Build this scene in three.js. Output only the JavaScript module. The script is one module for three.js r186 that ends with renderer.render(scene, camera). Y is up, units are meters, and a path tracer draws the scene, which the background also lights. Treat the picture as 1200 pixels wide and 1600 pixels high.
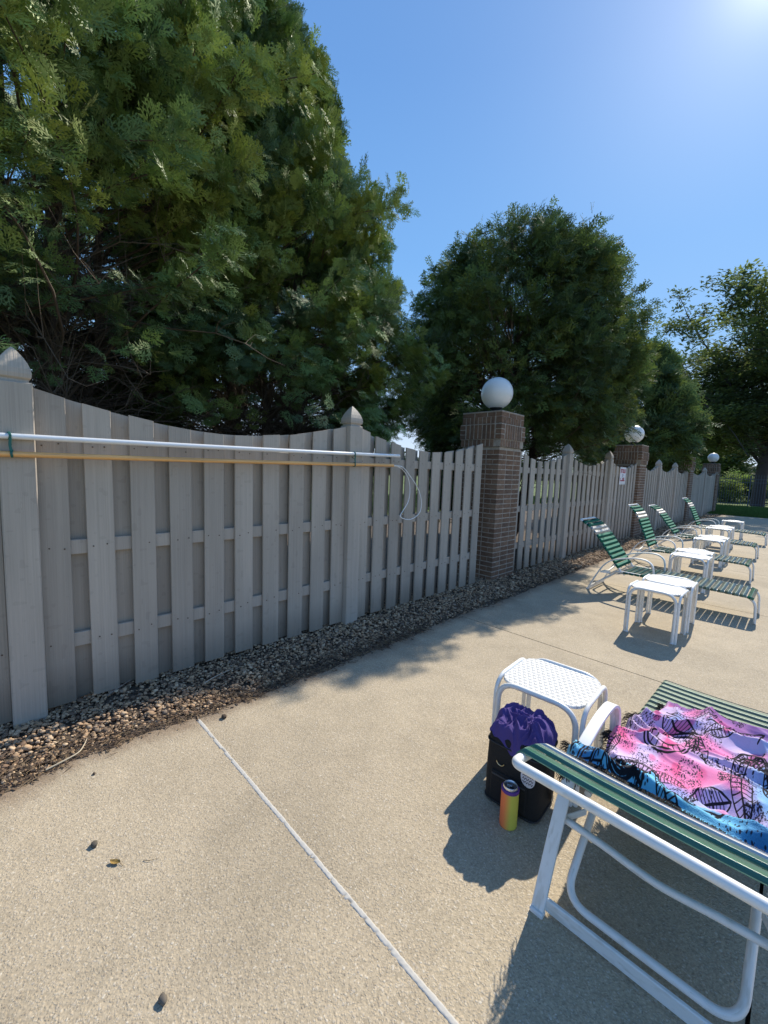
import * as THREE from 'three';
import { mergeGeometries, mergeVertices, toCreasedNormals } from 'three/addons/utils/BufferGeometryUtils.js';
import { createNoise2D, createNoise3D } from 'simplex-noise';

// ------------------------------------------------------------ camera, sky, sun, exposure
const scene = new THREE.Scene();
const camera = new THREE.PerspectiveCamera(102.26, 0.75, 0.05, 900);
camera.position.set(0, 1.47, 0);
camera.rotation.order = 'YXZ';
camera.rotation.set(-0.1025, 0.78989, 0.035876);

const renderer = new THREE.WebGLRenderer({ antialias: true });
renderer.toneMapping = THREE.LinearToneMapping;
renderer.toneMappingExposure = 1.2;
renderer.shadowMap.enabled = true;

const SUN_AZ = THREE.MathUtils.degToRad(-5.6), SUN_EL = THREE.MathUtils.degToRad(42);
const sunDir = new THREE.Vector3(Math.sin(SUN_AZ) * Math.cos(SUN_EL), Math.sin(SUN_EL), -Math.cos(SUN_AZ) * Math.cos(SUN_EL));
{
  const W = 1024, H = 512, data = new Float32Array(W * H * 4);
  const els = [-90, -4, 0, 8, 15, 25, 41, 60, 90];
  const tab = [[.22, .21, .18], [.34, .34, .32], [.66, .76, .88], [.44, .60, .84], [.245, .475, .82], [.17, .39, .765], [.122, .295, .645], [.105, .24, .54], [.095, .215, .49]];
  for (let j = 0; j < H; j++) {
    const el = ((j + .5) / H - .5) * 180, e = el * Math.PI / 180;
    let k = 0; while (k < els.length - 2 && el > els[k + 1]) k++;
    const t = (el - els[k]) / (els[k + 1] - els[k]);
    const b = [0, 1, 2].map((c) => tab[k][c] * (1 - t) + tab[k + 1][c] * t);
    for (let i = 0; i < W; i++) {
      const ph = ((i + .5) / W - .5) * 2 * Math.PI;
      const d = Math.cos(ph) * Math.cos(e) * sunDir.x + Math.sin(e) * sunDir.y + Math.sin(ph) * Math.cos(e) * sunDir.z;
      const g = Math.acos(Math.min(1, Math.max(-1, d))) * 180 / Math.PI;
      const f = el > -4 ? 1 : .2, gl = f * (.46 * Math.exp(-g / 8) + .05 * Math.exp(-g / 22) + .5 * Math.exp(-((g / 3) ** 2)));
      const o = (j * W + i) * 4;
      data[o] = b[0] + gl; data[o + 1] = b[1] + gl * .93; data[o + 2] = b[2] + gl * .82; data[o + 3] = 1;
    }
  }
  const sky = new THREE.DataTexture(data, W, H, THREE.RGBAFormat, THREE.FloatType);
  sky.mapping = THREE.EquirectangularReflectionMapping; sky.magFilter = sky.minFilter = THREE.LinearFilter; sky.needsUpdate = true;
  scene.background = sky; scene.environment = sky;
}
const sun = new THREE.DirectionalLight(new THREE.Color(1, .92, .78), 4.9);
sun.position.copy(sunDir).multiplyScalar(60).add(new THREE.Vector3(-2, 0, -8)); sun.target.position.set(-2, 0, -8);
sun.castShadow = true; sun.shadow.radius = 1; sun.shadow.mapSize.set(4096, 4096);
Object.assign(sun.shadow.camera, { left: -30, right: 30, top: 30, bottom: -30, near: 1, far: 140 });
scene.add(sun, sun.target);

// ------------------------------------------------------------ helpers
function rng(seed) { let a = seed >>> 0; return () => { a = (a + 0x6D2B79F5) | 0; let t = Math.imul(a ^ (a >>> 15), 1 | a); t = (t + Math.imul(t ^ (t >>> 7), 61 | t)) ^ t; return ((t ^ (t >>> 14)) >>> 0) / 4294967296; }; }
const V = (x, y, z) => new THREE.Vector3(x, y, z);
const n2 = createNoise2D(rng(11)), n3 = createNoise3D(rng(12));
const lin = (r, g, b) => new THREE.Color().setRGB(r, g, b);
const clamp = (x, a, b) => Math.min(b, Math.max(a, x));
const smooth = (a, b, x) => { const t = clamp((x - a) / (b - a), 0, 1); return t * t * (3 - 2 * t); };
const used = {};
function numbered(name) { const k = used[name] = (used[name] ?? -1) + 1; return k ? `${name}_${String(k).padStart(3, '0')}` : name; }
function shade(o) { o.castShadow = true; o.receiveShadow = true; return o; }
function tag(o, label, category, group) { Object.assign(o.userData, { label, category }); if (group) o.userData.group = group; return o; }
function thing(name, label, category, pos = [0, 0, 0], turn = 0, group) {
  const o = new THREE.Group(); o.name = numbered(name); o.position.set(...pos); o.rotation.y = turn; scene.add(o);
  return tag(o, label, category, group);
}
function part(name, geo, mat, parent, stuff) {
  const m = shade(new THREE.Mesh(geo, mat)); m.name = parent === scene ? numbered(name) : name; parent.add(m);
  if (stuff) m.userData.kind = 'stuff';
  return m;
}
function struct(name, geo, mat) { const m = part(name, geo, mat, scene); m.userData.kind = 'structure'; return m; }
function structGroup(name) { const g = new THREE.Group(); g.name = name; g.userData.kind = 'structure'; scene.add(g); return g; }
function dup(src, pos, turn, label) {
  const c = src.clone(); c.name = numbered(src.name.replace(/_\d{3}$/, '')); c.position.set(...pos); c.rotation.y = turn; c.userData = { ...src.userData, label }; scene.add(c); return c;
}
const flat = (g) => (g.index ? g.toNonIndexed() : g);
const merge = (list) => mergeGeometries(list.map(flat));
const moved = (g, x, y, z, rx = 0, ry = 0, rz = 0, s = 1) => { const m = new THREE.Matrix4().compose(V(x, y, z), new THREE.Quaternion().setFromEuler(new THREE.Euler(rx, ry, rz)), typeof s === 'number' ? V(s, s, s) : s); return g.clone().applyMatrix4(m); };

// a convex solid from polygons; winding fixed from its centre, uv in metres
function solid(polys, ou = 0, ov = 0) {
  const c = V(0, 0, 0); let n = 0; for (const p of polys) for (const q of p) { c.add(q); n++; } c.divideScalar(n);
  const P = [], N = [], U = [];
  for (let p of polys) {
    const nn = V(0, 0, 0); for (let i = 1; i < p.length - 1; i++) nn.add(V(0, 0, 0).subVectors(p[i], p[0]).cross(V(0, 0, 0).subVectors(p[i + 1], p[0])));
    nn.normalize();
    const m = V(0, 0, 0); p.forEach((q) => m.add(q)); m.divideScalar(p.length);
    if (nn.dot(m.sub(c)) < 0) { p = p.slice().reverse(); nn.negate(); }
    const ax = Math.abs(nn.x), ay = Math.abs(nn.y), az = Math.abs(nn.z);
    const uv = (q) => (ay >= ax && ay >= az ? [q.x + ou, q.z + ov] : ax >= az ? [q.z + ou, q.y + ov] : [q.x + ou, q.y + ov]);
    for (let i = 1; i < p.length - 1; i++) for (const q of [p[0], p[i], p[i + 1]]) { P.push(q.x, q.y, q.z); N.push(nn.x, nn.y, nn.z); U.push(...uv(q)); }
  }
  const g = new THREE.BufferGeometry();
  g.setAttribute('position', new THREE.Float32BufferAttribute(P, 3)); g.setAttribute('normal', new THREE.Float32BufferAttribute(N, 3)); g.setAttribute('uv', new THREE.Float32BufferAttribute(U, 2));
  return g;
}
// box with chamfered edges, centred
function cbox(w, h, d, c = .004, ou = 0, ov = 0, jit) {
  const x = w / 2, y = h / 2, z = d / 2, j = () => (jit ? (jit() - .5) * .004 : 0), polys = [], cor = {};
  for (const a of [-1, 1]) for (const b of [-1, 1]) for (const e of [-1, 1]) {
    const jx = j(), jy = j(), jz = j();
    cor[[a, b, e]] = [V(a * x + jx, b * (y - c) + jy, e * (z - c) + jz), V(a * (x - c) + jx, b * y + jy, e * (z - c) + jz), V(a * (x - c) + jx, b * (y - c) + jy, e * z + jz)];
    polys.push(cor[[a, b, e]]);
  }
  for (const a of [-1, 1]) {
    polys.push([[-1, -1], [1, -1], [1, 1], [-1, 1]].map(([b, e]) => cor[[a, b, e]][0]));
    polys.push([[-1, -1], [1, -1], [1, 1], [-1, 1]].map(([b, e]) => cor[[b, a, e]][1]));
    polys.push([[-1, -1], [1, -1], [1, 1], [-1, 1]].map(([b, e]) => cor[[b, e, a]][2]));
    for (const b of [-1, 1]) {
      polys.push([cor[[a, b, -1]][0], cor[[a, b, 1]][0], cor[[a, b, 1]][1], cor[[a, b, -1]][1]]);
      polys.push([cor[[a, -1, b]][0], cor[[a, 1, b]][0], cor[[a, 1, b]][2], cor[[a, -1, b]][2]]);
      polys.push([cor[[-1, a, b]][1], cor[[1, a, b]][1], cor[[1, a, b]][2], cor[[-1, a, b]][2]]);
    }
  }
  return solid(polys, ou, ov);
}
// sweep a closed profile [[side, up]...] along points; hint = first side direction
function sweep(pts, prof, { hint = V(0, 0, 1), caps = true, round = true, scale = null } = {}) {
  const n = pts.length, m = prof.length, P = [], N = [], U = [], I = [];
  let T0 = null, S = hint.clone(), len = 0;
  for (let i = 0; i < n; i++) {
    const T = V(0, 0, 0).subVectors(pts[Math.min(n - 1, i + 1)], pts[Math.max(0, i - 1)]).normalize();
    if (T0) { const q = new THREE.Quaternion().setFromUnitVectors(T0, T); S.applyQuaternion(q); }
    S.addScaledVector(T, -S.dot(T)).normalize(); T0 = T;
    const B = V(0, 0, 0).crossVectors(T, S);
    if (i) len += pts[i].distanceTo(pts[i - 1]);
    let ul = 0; const sc = scale ? scale(i / (n - 1)) : 1;
    for (let k = 0; k <= m; k++) {
      const p = prof[k % m]; if (k) { const q = prof[k - 1]; ul += Math.hypot(p[0] - q[0], p[1] - q[1]); }
      const o = V(0, 0, 0).addScaledVector(S, p[0] * sc).addScaledVector(B, p[1] * sc);
      P.push(pts[i].x + o.x, pts[i].y + o.y, pts[i].z + o.z); o.normalize(); N.push(o.x, o.y, o.z); U.push(ul, len);
    }
  }
  for (let i = 0; i < n - 1; i++) for (let k = 0; k < m; k++) { const a = i * (m + 1) + k, b = a + m + 1; I.push(a, a + 1, b, b, a + 1, b + 1); }
  if (caps) for (const [row, flip] of [[0, 1], [n - 1, 0]]) {
    const c = P.length / 3; P.push(pts[row].x, pts[row].y, pts[row].z); const t = V(0, 0, 0).subVectors(pts[row], pts[row ? row - 1 : 1]).normalize(); N.push(t.x, t.y, t.z); U.push(0, 0);
    for (let k = 0; k < m; k++) { const r = row * (m + 1) + k, s = c + 1 + k * 2; for (const z of [r, r + 1]) { P.push(P[z * 3], P[z * 3 + 1], P[z * 3 + 2]); N.push(t.x, t.y, t.z); U.push(0, 0); } flip ? I.push(c, s + 1, s) : I.push(c, s, s + 1); }
  }
  const g = new THREE.BufferGeometry();
  g.setAttribute('position', new THREE.Float32BufferAttribute(P, 3)); g.setAttribute('normal', new THREE.Float32BufferAttribute(N, 3)); g.setAttribute('uv', new THREE.Float32BufferAttribute(U, 2)); g.setIndex(I);
  const f = g.toNonIndexed();
  return round ? f : toCreasedNormals(f, .5);
}
const circle = (r, n = 10, ry = r) => [...Array(n)].map((_, i) => [Math.cos(i / n * 2 * Math.PI) * r, Math.sin(i / n * 2 * Math.PI) * ry]);
const rect = (w, h, c = .002) => [[w / 2, -h / 2 + c], [w / 2, h / 2 - c], [w / 2 - c, h / 2], [-w / 2 + c, h / 2], [-w / 2, h / 2 - c], [-w / 2, -h / 2 + c], [-w / 2 + c, -h / 2], [w / 2 - c, -h / 2]];
function fillet(pts, r, seg = 6) {
  const out = [pts[0]];
  for (let i = 1; i < pts.length - 1; i++) {
    const p = pts[i], a = V(0, 0, 0).subVectors(pts[i - 1], p), b = V(0, 0, 0).subVectors(pts[i + 1], p), rr = Math.min(r, a.length() * .49, b.length() * .49);
    a.setLength(rr).add(p); b.setLength(rr).add(p);
    for (let k = 0; k <= seg; k++) { const t = k / seg; out.push(V(0, 0, 0).addScaledVector(a, (1 - t) ** 2).addScaledVector(p, 2 * t * (1 - t)).addScaledVector(b, t * t)); }
  }
  out.push(pts[pts.length - 1]); return out;
}
const curve = (pts, n) => new THREE.CatmullRomCurve3(pts, false, 'centripetal').getPoints(n);

// ------------------------------------------------------------ textures and materials
function tex(w, h, fn, srgb = true, repeat = [1, 1]) {
  const d = new Uint8Array(w * h * 4); fn(d, w, h);
  const t = new THREE.DataTexture(d, w, h, THREE.RGBAFormat); t.wrapS = t.wrapT = THREE.RepeatWrapping; t.magFilter = THREE.LinearFilter; t.minFilter = THREE.LinearMipmapLinearFilter; t.generateMipmaps = true;
  if (srgb) t.colorSpace = THREE.SRGBColorSpace; t.repeat.set(...repeat); t.needsUpdate = true; return t;
}
const s8 = (l) => Math.round(255 * clamp(l <= .0031308 ? 12.92 * l : 1.055 * l ** (1 / 2.4) - .055, 0, 1));
// wrapped value-noise field
function field(w, h, cells, seed, cy = cells) {
  const r = rng(seed), g = new Float32Array(cells * cy).map(() => r()), o = new Float32Array(w * h);
  for (let y = 0; y < h; y++) { const fy = y / h * cy, y0 = Math.floor(fy), ty = fy - y0, sy = ty * ty * (3 - 2 * ty);
    for (let x = 0; x < w; x++) { const fx = x / w * cells, x0 = Math.floor(fx), tx = fx - x0, sx = tx * tx * (3 - 2 * tx);
      const a = g[(y0 % cy) * cells + x0 % cells], b = g[(y0 % cy) * cells + (x0 + 1) % cells], c = g[((y0 + 1) % cy) * cells + x0 % cells], e = g[((y0 + 1) % cy) * cells + (x0 + 1) % cells];
      o[y * w + x] = (a * (1 - sx) + b * sx) * (1 - sy) + (c * (1 - sx) + e * sx) * sy; } }
  return o;
}
const std = (o) => new THREE.MeshStandardMaterial(o);
const phys = (o) => new THREE.MeshPhysicalMaterial(o);

// exposed-aggregate concrete, 2.4 m tile
const concreteTex = (() => {
  const S = 2048, hgt = new Float32Array(S * S).fill(.5), R = rng(21), tone = new Float32Array(S * S * 3);
  const f1 = field(S, S, 420, 1), f2 = field(S, S, 900, 2), f3 = field(S, S, 24, 3);
  for (let i = 0; i < S * S; i++) { const v = .82 + (f1[i] - .5) * .26 + (f2[i] - .5) * .24 + (f3[i] - .5) * .10; tone[i * 3] = v * .505; tone[i * 3 + 1] = v * .418; tone[i * 3 + 2] = v * .296; hgt[i] = .35 + (f1[i] - .5) * .5 + (f2[i] - .5) * .25; }
  const pal = [[.62, .54, .42], [.58, .47, .33], [.34, .28, .21], [.44, .40, .35], [.70, .64, .54], [.26, .21, .16], [.52, .42, .28]];
  for (let n = 0; n < 150000; n++) {
    const cx = R() * S, cy = R() * S, ra = 1.2 + R() * R() * 3.0, rb = ra * (.55 + R() * .45), an = R() * 3.14, c = pal[Math.floor(R() * pal.length)], ca = Math.cos(an), sa = Math.sin(an), al = .18 + R() * .38, k = Math.ceil(ra);
    for (let y = -k; y <= k; y++) for (let x = -k; x <= k; x++) {
      const u = (x * ca + y * sa) / ra, v = (-x * sa + y * ca) / rb, q = u * u + v * v; if (q > 1) continue;
      const i = ((Math.floor(cy + y) + S) % S) * S + (Math.floor(cx + x) + S) % S;
      for (let j = 0; j < 3; j++) tone[i * 3 + j] = tone[i * 3 + j] * (1 - al) + c[j] * al;
      hgt[i] = Math.max(hgt[i], .5 + .5 * Math.sqrt(1 - q) * (.4 + ra / 5));
    }
  }
  const map = tex(S, S, (d) => { for (let i = 0; i < S * S; i++) { for (let j = 0; j < 3; j++) d[i * 4 + j] = s8(tone[i * 3 + j]); d[i * 4 + 3] = 255; } }, true, [1 / 2.4, 1 / 2.4]);
  const bump = tex(S, S, (d) => { for (let i = 0; i < S * S; i++) { d[i * 4] = d[i * 4 + 1] = d[i * 4 + 2] = clamp(hgt[i], 0, 1) * 255; d[i * 4 + 3] = 255; } }, false, [1 / 2.4, 1 / 2.4]);
  return { map, bump };
})();
const M = {};
M.concrete = std({ map: concreteTex.map, bumpMap: concreteTex.bump, bumpScale: .0016, roughness: .93, vertexColors: true });

// grain of painted boards, 1.0 m (u) x 2.0 m (v)
const woodTex = (() => {
  const w = 1024, h = 1024, a = field(w, h, 260, 31, 5), b = field(w, h, 90, 32, 3), c = field(w, h, 500, 33, 40), e = field(w, h, 9, 34, 6), q = field(w, h, 30, 39, 60);
  const f = new Float32Array(w * h); for (let i = 0; i < w * h; i++) f[i] = a[i] * .45 + b[i] * .35 + c[i] * .2;
  const R = rng(35);
  for (let k = 0; k < 26; k++) { const cx = R() * w, cy = R() * h, r = 5 + R() * 9; for (let y = -40; y <= 40; y++) for (let x = -26; x <= 26; x++) { const d = Math.hypot(x, y * .55), i = ((Math.floor(cy + y) + h) % h) * w + (Math.floor(cx + x) + w) % w; f[i] += Math.sin(d * .9) * .25 * Math.exp(-((d / r) ** 2)); } }
  const map = tex(w, h, (d) => { for (let i = 0; i < w * h; i++) { const v = .90 + (f[i] - .5) * .22 + (e[i] - .5) * .16 + (q[i] > .86 ? -.07 : 0); d[i * 4] = s8(v * .485); d[i * 4 + 1] = s8(v * .423); d[i * 4 + 2] = s8(v * .352); d[i * 4 + 3] = 255; } }, true, [1, .5]);
  const bump = tex(w, h, (d) => { for (let i = 0; i < w * h; i++) { d[i * 4] = d[i * 4 + 1] = d[i * 4 + 2] = clamp(f[i], 0, 1) * 255; d[i * 4 + 3] = 255; } }, false, [1, .5]);
  return { map, bump };
})();
M.paint = [1, .94, 1.05].map((k) => std({ map: woodTex.map, bumpMap: woodTex.bump, bumpScale: .0016, roughness: .72, vertexColors: true, color: lin(k, k * .995, k * .985) }));
M.postPaint = std({ map: woodTex.map, bumpMap: woodTex.bump, bumpScale: .0016, roughness: .72 });
M.nail = std({ color: lin(.10, .07, .05), roughness: .8 });

const brickTex = (() => {
  const S = 512, a = field(S, S, 60, 41), b = field(S, S, 200, 42), c = field(S, S, 12, 43);
  const map = tex(S, S, (d) => { for (let i = 0; i < S * S; i++) { const v = .72 + a[i] * .25 + (b[i] - .5) * .35 + (c[i] - .5) * .3; d[i * 4] = s8(v * .5); d[i * 4 + 1] = s8(v * .5); d[i * 4 + 2] = s8(v * .5); d[i * 4 + 3] = 255; } }, true, [2.5, 2.5]);
  const bump = tex(S, S, (d) => { for (let i = 0; i < S * S; i++) { d[i * 4] = d[i * 4 + 1] = d[i * 4 + 2] = clamp(a[i] * .5 + b[i] * .5, 0, 1) * 255; d[i * 4 + 3] = 255; } }, false, [2.5, 2.5]);
  return { map, bump };
})();
M.bricks = [[.36, .255, .205], [.30, .215, .175], [.40, .30, .245], [.27, .20, .17], [.34, .235, .18]].map((c) => std({ map: brickTex.map, bumpMap: brickTex.bump, bumpScale: .002, roughness: .9, color: lin(c[0] * 1.28, c[1] * 1.06, c[2] * .83) }));
M.mortar = std({ map: brickTex.map, bumpMap: brickTex.bump, bumpScale: .002, roughness: .95, color: lin(.90, .78, .64) });

const soilTex = (() => {
  const S = 512, a = field(S, S, 50, 51), b = field(S, S, 200, 52), c = field(S, S, 10, 53);
  return tex(S, S, (d) => { for (let i = 0; i < S * S; i++) { const v = .5 + a[i] * .5 + (b[i] - .5) * .9 + (c[i] - .5) * .3; d[i * 4] = s8(v * .13); d[i * 4 + 1] = s8(v * .095); d[i * 4 + 2] = s8(v * .068); d[i * 4 + 3] = 255; } }, true, [1.2, 1.2]);
})();
M.soil = std({ map: soilTex, roughness: 1 });
const grassTex = (() => {
  const S = 512, a = field(S, S, 40, 55), b = field(S, S, 220, 56), c = field(S, S, 6, 57);
  return tex(S, S, (d) => { for (let i = 0; i < S * S; i++) { const v = .5 + a[i] * .4 + (b[i] - .5) * .8 + (c[i] - .5) * .5; d[i * 4] = s8(v * .14); d[i * 4 + 1] = s8(v * .20); d[i * 4 + 2] = s8(v * .045); d[i * 4 + 3] = 255; } }, true, [.3, .3]);
})();
M.grass = std({ map: grassTex, bumpMap: grassTex, bumpScale: .03, roughness: 1 });
const grime = (() => { const S = 512, a = field(S, S, 9, 501), b = field(S, S, 40, 502), c = field(S, S, 200, 503); return tex(S, S, (d) => { for (let i = 0; i < S * S; i++) { const g = smooth(.55, .9, a[i] * .6 + b[i] * .4) * .16 + (c[i] > .93 ? .22 * b[i] : 0) + (b[i] - .5) * .05; d[i * 4] = s8(1 - g); d[i * 4 + 1] = s8(1 - g * 1.08); d[i * 4 + 2] = s8(1 - g * 1.3); d[i * 4 + 3] = 255; } }, true, [4, 1.3]); })();
const wear = (() => { const S = 512, a = field(S, S, 160, 511, 6), b = field(S, S, 14, 512, 22), c = field(S, S, 60, 513, 60); return tex(S, S, (d) => { for (let i = 0; i < S * S; i++) { const v = .80 + (a[i] - .5) * .34 + (b[i] - .5) * .22 + (c[i] > .9 ? .12 : 0); for (let j = 0; j < 3; j++) d[i * 4 + j] = s8(clamp(v, .3, 1)); d[i * 4 + 3] = 255; } }, true, [9, 1.6]); })();
M.white = phys({ color: lin(.82, .82, .80), map: grime, roughness: .40, clearcoat: .25, clearcoatRoughness: .3 });
M.green = phys({ color: lin(.022, .21, .14), map: wear, roughness: .34, clearcoat: .6, clearcoatRoughness: .24 });
M.greenFadedSheen = phys({ color: lin(.235, .345, .265), map: wear, roughness: .42, clearcoat: .5, clearcoatRoughness: .35 });  // faded vinyl, made paler still by sky sheen put into its colour
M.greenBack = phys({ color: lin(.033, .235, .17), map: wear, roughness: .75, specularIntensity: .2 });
M.whiteVinyl = phys({ color: lin(.78, .78, .77), roughness: .42, clearcoat: .2 });
M.bark = (() => { const S = 256, a = field(S, S, 40, 61, 6), b = field(S, S, 120, 62, 40); const t = tex(S, S, (d) => { for (let i = 0; i < S * S; i++) { const v = .5 + a[i] * .6 + (b[i] - .5) * .4; d[i * 4] = s8(v * .115); d[i * 4 + 1] = s8(v * .085); d[i * 4 + 2] = s8(v * .065); d[i * 4 + 3] = 255; } }, true, [4, 1.5]); return std({ map: t, bumpMap: t, bumpScale: .012, roughness: 1 }); })();
M.greyBark = std({ map: M.bark.map, bumpMap: M.bark.map, bumpScale: .02, roughness: 1, color: lin(.75, .85, 1.1) });
M.leafSun = phys({ color: lin(1, 1, 1), roughness: .85, specularIntensity: .2, transmission: .6, thickness: 0, side: THREE.DoubleSide });
M.twig = std({ color: lin(.13, .10, .075), roughness: 1 });
M.leaf = phys({ color: lin(1, 1, 1), roughness: .8, specularIntensity: .3, transmission: .42, thickness: 0, side: THREE.DoubleSide });
M.leafNear = phys({ color: lin(1, 1, 1), roughness: .6, specularIntensity: .55, transmission: .30, thickness: 0, side: THREE.DoubleSide });
M.black = std({ color: lin(.012, .012, .013), roughness: .85 });
M.iron = std({ color: lin(.10, .11, .13), roughness: .5, metalness: .2 });

// ------------------------------------------------------------ ground, deck, gravel
{
  const g = new THREE.PlaneGeometry(900, 900, 1, 1).rotateX(-Math.PI / 2); const uv = g.attributes.uv; for (let i = 0; i < uv.count; i++) uv.setXY(i, uv.getX(i) * 900, uv.getY(i) * 900);
  g.translate(0, -.12, 0); struct('ground', g, M.grass);
}
const EDGE = (z) => -2.335 - .045 * n2(z * .9, 3) - .02 * n2(z * 4.1, 7) - .007 * n2(z * 17, 9) - .006 * clamp(-z, 0, 20);
const DECK_END = -23.6;
const deck = structGroup('pool_deck');
const JZ = [2.1, -.845, -3.49, -6.175, -8.9, -11.6, -14.3, -17, -19.7, DECK_END], JX = [.036, 2.7, 5.4];
{
  const zs = JZ, cols = [[null, JX[0]], [JX[0], JX[1]], [JX[1], JX[2]]];
  for (let r = 0; r < zs.length - 1; r++) for (const [xa, xb] of cols) {
    const gap = .005, z1 = zs[r] - gap, z0 = zs[r + 1] + gap, near = r < 3, nx = near ? 40 : 14, nz = near ? 90 : 40;
    const P = [], U = [], C = [], I = [];
    const add = (x, y, z, k) => { P.push(x, y, z); U.push(x, z);
      let v = 1 + .06 * n2(x * .7, z * .7) - .10 * smooth(.35, .8, n2(x * .55 + 30, z * .55)) + .035 * n2(x * 3.1 + 9, z * 3.1) + .02 * n2(x * 9, z * 9);
      const ed = xa === null ? 1 - smooth(0, .10 + .09 * (n2(z * 2.2, 5) + 1) * .6, x - EDGE(z) + .02 * n2(x * 20, z * 20)) : 0;   // soil tracked over the slab's edge
      const m = v * k; C.push(m * (1 - ed * .45), m * (1 - ed * .52), m * (1 - ed * .55)); return P.length / 3 - 1; };
    const top = [];
    for (let j = 0; j <= nz; j++) { const z = z1 + (z0 - z1) * j / nz, row = []; for (let i = 0; i <= nx; i++) { const a = xa === null ? EDGE(z) : xa + gap, x = a + (xb - gap - a) * i / nx; row.push(add(x, 0, z, 1)); } top.push(row); }
    for (let j = 0; j < nz; j++) for (let i = 0; i < nx; i++) { const [a, b, c, d] = [top[j][i], top[j][i + 1], top[j + 1][i + 1], top[j + 1][i]]; I.push(a, b, c, a, c, d); }
    const wall = (list) => { let prev = null; for (const t of list) { const x = P[t * 3], z = P[t * 3 + 2], u = add(x, 0, z, .9), l = add(x, -.1, z, .7); if (prev) I.push(prev[0], prev[1], u, u, prev[1], l); prev = [u, l]; } };
    wall(top.map((r) => r[0])); wall(top.map((r) => r[nx]).reverse()); wall(top[0].slice().reverse()); wall(top[nz]);
    const g = new THREE.BufferGeometry(); g.setAttribute('position', new THREE.Float32BufferAttribute(P, 3)); g.setAttribute('uv', new THREE.Float32BufferAttribute(U, 2)); g.setAttribute('color', new THREE.Float32BufferAttribute(C, 3)); g.setIndex(I.reverse().map((x) => x)); g.computeVertexNormals();
    const N = g.attributes.normal; if (N.getY(top[2][2]) < 0) { g.setIndex([...g.index.array].reverse()); g.computeVertexNormals(); }
    part('slab', g, M.concrete, deck);
  }
  // dark filler at the bottom of the joints
  const fill = []; for (const z of zs.slice(2, -1)) fill.push(moved(new THREE.BoxGeometry(7.7, .02, .012), 1.53, -.028, z)); for (const x of JX.slice(0, 2)) fill.push(moved(new THREE.BoxGeometry(.012, .02, 25.6), x, -.0285, -10.75));
  part('joint_filler', merge(fill), std({ color: lin(.025, .022, .02), roughness: 1 }), deck);
  // the one joint sealed with white caulk: uneven bead with chips
  const rows = 520, P = [], U = [], I = [], C = [];
  for (let i = 0; i <= rows; i++) {
    const x = -2.315 + i / rows * 2.33, w = .0098 + .0012 * n2(x * 6, 1) + .0011 * n2(x * 40, 2), off = .0012 * n2(x * 3, 4), chip = smooth(.5, .75, n2(x * 14, 8)) * .8 + smooth(.6, .8, n2(x * 45, 18)) * .7;
    const prof = [[-1, -.004], [-.93, .0008], [-.4, .0014], [.3, .0012 - chip * .003], [.9, .0007 - chip * .005], [1, -.004]];
    prof.forEach(([a, y], k) => { P.push(x, y + .001 * n2(x * 60, k), -.845 + off + a * w * (a > 0 ? 1 - chip * .35 : 1)); U.push(x, a); const d = 1 - .5 * chip * (k > 2 ? 1 : .2) - .12 * Math.abs(n2(x * 30, k * 3)); C.push(d * .49, d * .475, d * .445); });
    if (i) for (let k = 0; k < 5; k++) { const a = (i - 1) * 6 + k, b = a + 6; I.push(a, a + 1, b, b, a + 1, b + 1); }
  }
  const g = new THREE.BufferGeometry(); g.setAttribute('position', new THREE.Float32BufferAttribute(P, 3)); g.setAttribute('uv', new THREE.Float32BufferAttribute(U, 2)); g.setAttribute('color', new THREE.Float32BufferAttribute(C, 3)); g.setIndex(I); g.computeVertexNormals();
  if (g.attributes.normal.getY(3) < 0) { g.setIndex(I.reverse()); g.computeVertexNormals(); }
  part('joint_sealant', g, std({ vertexColors: true, roughness: .7 }), deck);
}
{
  const g = new THREE.PlaneGeometry(1.6, 34, 20, 300).rotateX(-Math.PI / 2), p = g.attributes.position; g.translate(-3.0, 0, -14);
  for (let i = 0; i < p.count; i++) { const x = p.getX(i), z = p.getZ(i); p.setY(i, -.035 + .012 * n2(x * 3, z * 3) + .006 * n2(x * 11, z * 11)); g.attributes.uv.setXY(i, x, z); }
  g.computeVertexNormals(); struct('gravel_bed', g, M.soil);
  const s = new THREE.PlaneGeometry(7, 34, 40, 120).rotateX(-Math.PI / 2).translate(-6.55, 0, -12), q = s.attributes.position; for (let i = 0; i < q.count; i++) { q.setY(i, -.085 + .02 * n2(q.getX(i) * 2, q.getZ(i) * 2)); s.attributes.uv.setXY(i, q.getX(i), q.getZ(i)); } s.computeVertexNormals(); struct('soil', s, M.soil);
}
function pebble(seed, sq) { const g = new THREE.IcosahedronGeometry(1, 1); const p = g.attributes.position; const nn = createNoise3D(rng(seed)); for (let i = 0; i < p.count; i++) { const v = V(p.getX(i), p.getY(i), p.getZ(i)), k = 1 + .28 * nn(v.x * 1.1, v.y * 1.1, v.z * 1.1); p.setXYZ(i, v.x * k * 1.15, v.y * k * sq, v.z * k * .85); } g.deleteAttribute('uv'); g.deleteAttribute('normal'); const w = mergeVertices(g, 1e-4); w.computeVertexNormals(); return w; }
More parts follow.
